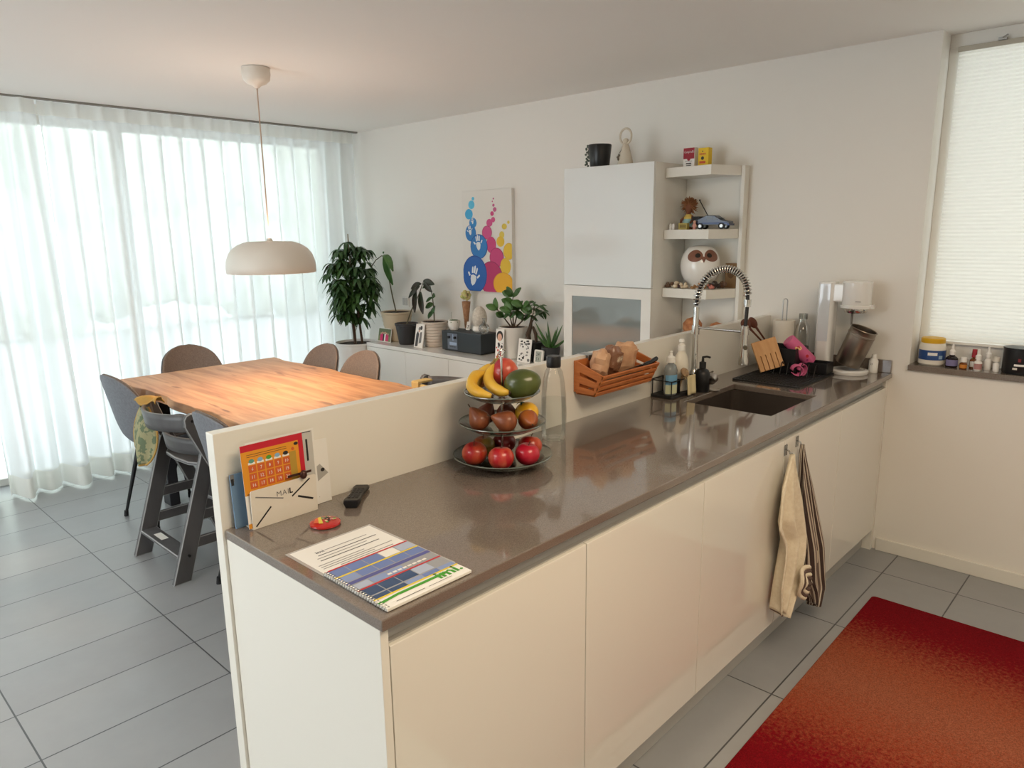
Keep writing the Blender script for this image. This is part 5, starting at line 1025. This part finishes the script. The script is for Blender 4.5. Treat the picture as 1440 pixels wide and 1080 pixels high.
# ---- paper towel, glass bottle
t = thing('paper_towel_holder', 'wire paper towel holder with a white roll in the corner behind the rack', 'paper towel holder', (-.10, .510, WZ))
MB().lathe([(0, 0), (.07, 0), (.07, .006), (0, .006)], 28).build('base', alu, t, smooth=True)
b = MB(); b.tube([(-.012, 0, .006), (-.012, 0, .33)]+[(-.012*cos(k*pi/8), .013*0, .33+.012*sin(k*pi/8)) for k in range(1, 8)]+[(.012, 0, .33), (.012, 0, .006)], .0025, 8); b.v = [Vector((p.x*.9*.684, p.y-p.x*.9*.73, p.z)) for p in b.v]; b.build('wire_loop', alu, t, smooth=True)
MB().lathe([(.02, .008), (.053, .008), (.053, .232), (.02, .232), (.02, .008)], 32).build('paper_roll', mat('tissue', (226, 220, 208), .9, bump=.4, bscale=90), t, smooth=True)
t = thing('clear_carafe', 'empty clear bottle standing against the wall behind the pink bottle', 'bottle', (-.068, .425, WZ))
MB().lathe([(0, 0), (.034, 0), (.037, .006), (.037, .16), (.034, .205), (.022, .222), (.0195, .228), (.0195, .262), (.0215, .262)], 28).build('glass_body', clear('carafe_glass', (.94, .95, .93), .8, edge=.45), t, smooth=True)
MB().lathe([(0, .24), (.0215, .24), (.0215, .268), (0, .268)], 20).build('cap', clear('cap_clear', (.80, .80, .78), .7, edge=.7), t, smooth=True)
# ---- soda maker
t = thing('soda_maker', 'tall white carbonating machine in the worktop corner', 'soda maker', (-.125, .20, WZ))
sw = mat('soda_white', (226, 224, 220), .12, coat=.6)
MB().lathe([(0, 0), (.088, 0), (.090, .004), (.090, .016), (.084, .020), (.070, .021), (.068, .016), (0, .016)], 40, c=(0, -.035, 0)).build('base', sw, t, smooth=True)
MB().prism(rrect(.085, .078, .022, cx=0, cy=.088), .001, .440).build('column', sw, t, bevel=.004, seg=3)
MB().box(-.0440, -.0425, .064, .114, .150, .430).build('column_panel', mat('panel_silver', (206, 210, 214), .06, coat=1), t, bevel=.0005)
MB().box(-.035, .035, -.03, .055, .345, .432).build('bridge', sw, t, bevel=.006)
MB().lathe([(0, .330), (.064, .330), (.066, .336), (.066, .440), (.060, .446), (0, .447)], 40, c=(0, -.045, 0)).build('head', sw, t, smooth=True)
MB().lathe([(.0645, .318), (.070, .320), (.070, .332), (.0645, .334)], 40, c=(0, -.045, 0)).box(-.012, .012, -.125, -.105, .318, .336).build('lever_ring', sw, t, smooth=True)
MB().lathe([(0, .296), (.048, .296), (.052, .302), (.052, .318), (0, .318)], 32, c=(0, -.045, 0)).build('steel_collar', chrome, t, smooth=True)
MB().cyl((0, -.03, .296), (0, -.03, .235), .006, .004, 10).build('nozzle', mat('nozzle_grey', (120, 116, 110), .4), t)
MB().box(-.0665, -.0655, -.085, -.06, .352, .355).build('marking', greyink, t)
t = thing('steel_cup', 'tilted brushed steel canister on the base of the soda maker', 'canister', (-.120, .145, WZ+.0235))
T = ax((0.02, -.36, 1.0)); off = Vector((0, .030, .022))
b = MB().lathe([(0, 0), (.056, 0), (.060, .006), (.061, .150), (.063, .152), (.063, .160), (.061, .162), (.061, .182), (.0635, .185), (.062, .188), (.058, .186), (.058, .02), (0, .018)], 40, c=off-Vector((0, 0, 0)), T=T)
mz = min(p.z for p in b.v); b.v = [p-Vector((0, 0, mz)) for p in b.v]; b.build('canister', mat('canister_steel', (150, 138, 126), .36, 1), t, smooth=True)
t = thing('small_white_tube', 'small white bottle between the steel canister and the wall upstand', 'bottle', (-.052, .075, WZ))
MB().lathe([(0, 0), (.020, 0), (.021, .004), (.021, .060), (.014, .072), (.010, .074)], 20).build('bottle_body', white, t, smooth=True); MB().lathe([(0, .072), (.0115, .072), (.0105, .092), (0, .093)], 16).build('cap', white, t, smooth=True)
b = MB(frame((-.0213, .008, .03), (0, -1, 0), (0, 0, 1))); ctext(b, '24', .0, .012, .013, .0004, 0, .8); b.build('label_print', [ink], t, recalc=False)

# ---------------------------------------------------------------- window sill
SZ = .9725
t = thing('yellow_lid_jar', 'white tub with a yellow lid and blue label at the left of the window sill', 'jar', (.058, -.148, SZ))
MB().lathe([(0, 0), (.048, 0), (.056, .008), (.057, .085), (.052, .103), (.048, .108)], 36).build('tub', mat('tub_white', (222, 216, 204), .35), t, smooth=True)
MB().lathe([(0, .106), (.050, .106), (.051, .110), (.051, .126), (.048, .129), (0, .130)], 36).build('lid', mat('lid_yellow', (214, 166, 30), .4), t, smooth=True)
def wrap(name, par, R, z0, z1, a0, a1, m, sy=1):
    n = 16; vs = [(R*cos(radians(a0+(a1-a0)*i/n)), R*sy*sin(radians(a0+(a1-a0)*i/n)), z) for z in (z0, z1) for i in range(n+1)]
    return MB().add(vs, [(i, i+1, n+2+i, n+1+i) for i in range(n)]).build(name, m, par, smooth=True, recalc=False)
wrap('label', t, .0578, .028, .074, 120, 300, mat('label_navy', (40, 72, 128), .35)); wrap('label_strip', t, .0584, .050, .064, 175, 215, wp)
wrap('label_badge', t, .0584, .034, .050, 222, 240, mat('label_pale', (150, 176, 200), .4))
def vial(name, label, x, y, R, h, bm_, cap, caph, capr, lab=None, tip=False, cat='bottle'):
    t = thing(name, label, cat, (x, y, SZ), 0, 'little medicine bottles on the window sill')
    MB().lathe([(0, 0), (R*.93, 0), (R, .003), (R, h*.66), (R*.75, h*.78), (R*.45, h*.84), (R*.45, h)], 22).build('bottle_body', bm_, t, smooth=True)
    MB().lathe([(0, h-.004), (capr, h-.004), (capr*.92, h-.004+caph), (0, h-.003+caph)] if not tip else [(0, h-.004), (capr, h-.004), (capr, h+caph*.3), (capr*.45, h+caph*.45), (capr*.35, h+caph), (0, h+caph*1.02)], 18).build('cap', cap, t, smooth=True)
    if lab: wrap('label', t, R*1.02, h*.12, h*.58, 130, 300, lab)
    return t
drk = mat('amber_dark', (34, 24, 26), .15); amb = mat('amber', (120, 66, 30), .2)
vial('dropper_bottle', 'dark dropper bottle with violet label and tall white cap on the sill', .045, -.235, .0255, .062, drk, wp, .046, .013, mat('label_violet', (124, 118, 158), .5), True)
vial('medicine_vial', 'small orange-labelled vial with a white cap, front of the sill', .025, -.287, .0155, .036, amb, wp, .022, .013, mat('label_orange', (206, 132, 50), .5))
vial('medicine_vial', 'brown bottle with a red and white cap behind the orange vial', .075, -.318, .0165, .055, amb, mat('cap_red', (166, 44, 56), .4), .036, .0105, wp)
vial('nasal_spray', 'white spray bottle with a pink label in the middle of the sill', .020, -.345, .0165, .055, wp, wp, .042, .012, mat('label_rose', (176, 128, 126), .5), True)
vial('nasal_spray', 'taller white spray bottle just behind the pink-labelled one', .065, -.375, .0155, .062, wp, wp, .044, .011, None, True)
vial('small_inhaler', 'small white angled inhaler at the right of the spray bottles', .040, -.412, .013, .050, wp, mat('cap_offwhite', (214, 208, 198), .4), .020, .0135, None)
t = thing('black_tin', 'black tin with small lettering at the right of the window sill', 'tin', (.062, -.492, SZ))
MB().lathe([(0, 0), (.060, 0), (.062, .004), (.062, .108), (.064, .110), (.064, .116), (0, .117)], 40).build('can', mat('tin_black', (26, 28, 32), .3), t, smooth=True)
wrap('logo', t, .0625, .058, .072, 184, 194, mat('tin_mark_red', (120, 40, 44), .4)); wrap('lettering_band', t, .0625, .038, .047, 172, 206, wp); wrap('lettering_band', t, .0625, .022, .031, 168, 184, mat('tin_cream_mark', (214, 210, 200), .4))
# ---------------------------------------------------------------- towels on the cabinet door
def hook(x, z, label):
    t = thing('door_hook', label, 'hook', (x, .0115, z), 0, 'clear hooks on the cabinet door')
    MB().box(-.012, .012, -.003, 0, -.02, .022).build('plate', clear('hook_clear', (.84, .84, .82), .8, edge=.75), t, bevel=.001); MB().tube([(0, -.003, .005), (0, -.014, .0), (0, -.020, -.012), (0, -.026, -.006)], .003, 8).build('prong', clear('hook_clear', (0, 0, 0)), t, smooth=True)
hook(-1.222, .812, 'clear stick-on hook holding the cream towel'); hook(-1.118, .822, 'clear stick-on hook holding the striped towel')
def interp(tab, z):
    tab = sorted(tab); 
    if z <= tab[0][0]: return tab[0][1]
    for (a, p), (c, q) in zip(tab, tab[1:]):
        if z <= c: return p+(q-p)*(z-a)/(c-a)
    return tab[-1][1]
def drape(name, label, L, Rr, z0, z1, m, seed, y0, folds, mats2=None, top=.004):
    t = thing(name, label, 'towel', (0, 0, 0), 0); ph = seed
    def fn(u, v):
        z = z1+(z0-z1)*v; l, r = interp(L, z), interp(Rr, z); x = l+(r-l)*u; amp = .005+.022*min(1, v*1.6)
        y = y0-amp*(1+sin(u*folds+ph+v*1.1))-.004*sin(u*23+v*5)
        zz_ = z+.014*sin(u*5+ph)*v-.02*v*(u-.5)
        return (x, y, zz_)
    MB().grid(fn, 56, 44).build('towel_fabric', m, t, smooth=True, solid=.003, ang=180); return t, fn
tcream = mat('towel_cream', (224, 214, 192), .95, noise=(60, (214, 202, 178)), bump=.8, bscale=260)
def striped():
    m = bpy.data.materials.new('towel_striped'); m.use_nodes = True; nt = m.node_tree; b = nt.nodes['Principled BSDF']; N = nt.nodes.new; L = nt.links.new
    uv = N('ShaderNodeUVMap'); wv = N('ShaderNodeTexWave'); wv.bands_direction = 'X'; wv.inputs['Scale'].default_value = 3.1; mp = N('ShaderNodeMapping'); mp.inputs['Rotation'].default_value = (0, 0, .0); L(uv.outputs[0], mp.inputs[0]); L(mp.outputs[0], wv.inputs['Vector'])
    r = N('ShaderNodeValToRGB'); r.color_ramp.interpolation = 'CONSTANT'; e = r.color_ramp.elements; e[0].position = 0; e[0].color = lin((72, 58, 54)); e[1].position = .42; e[1].color = lin((206, 196, 178)); q = e.new(.86); q.color = lin((120, 106, 98))
    L(wv.outputs['Fac'], r.inputs[0]); L(r.outputs[0], b.inputs['Base Color']); b.inputs['Roughness'].default_value = .95; return m
tst = striped()
drape('striped_towel', 'dark-striped kitchen towel on the right hook of the cabinet door', [(.11, -.99), (.22, -1.10), (.40, -1.12), (.64, -1.15), (.78, -1.135), (.815, -1.123)], [(.10, -.925), (.17, -.885), (.36, -.935), (.63, -1.03), (.78, -1.10), (.815, -1.113)], .10, .815, tst, 1.0, -.006, 13)
t, fn = drape('cream_towel', 'cream kitchen towel with a dark hem on the left hook of the cabinet door', [(.20, -1.335), (.31, -1.345), (.47, -1.32), (.50, -1.335), (.557, -1.37), (.69, -1.33), (.80, -1.235)], [(.20, -1.26), (.31, -1.17), (.47, -1.13), (.62, -1.155), (.73, -1.19), (.80, -1.215)], .20, .802, tcream, .2, -.010, 14)
MB().tube([Vector(fn(i/24, 1.0))+Vector((0, -.002, 0)) for i in range(8)], .0035, 6).build('dark_hem', mat('hem_brown', (92, 76, 70), .9), t, smooth=True)
b = MB()
for k in range(4):
    r = .046-.010*k; b.tube([(-1.185+r*.95*cos(a*pi/12), -.082-.004*k+.006*sin(a), .300+r*1.35*sin(a*pi/12)) for a in range(24)], .0085, 8, closed=True, m=k % 2)
b.ball((-1.185, -.078, .300), .032, .016, .042, 12, m=0); b.build('rolled_end', [tcream, mat('hem_brown', (0, 0, 0))], t, smooth=True)
MB().box(-1.005, -.965, -.050, -.0485, .29, .345).build('towel_tag', mat('tag_linen', (190, 178, 156), .9), bpy.data.objects['striped_towel'])
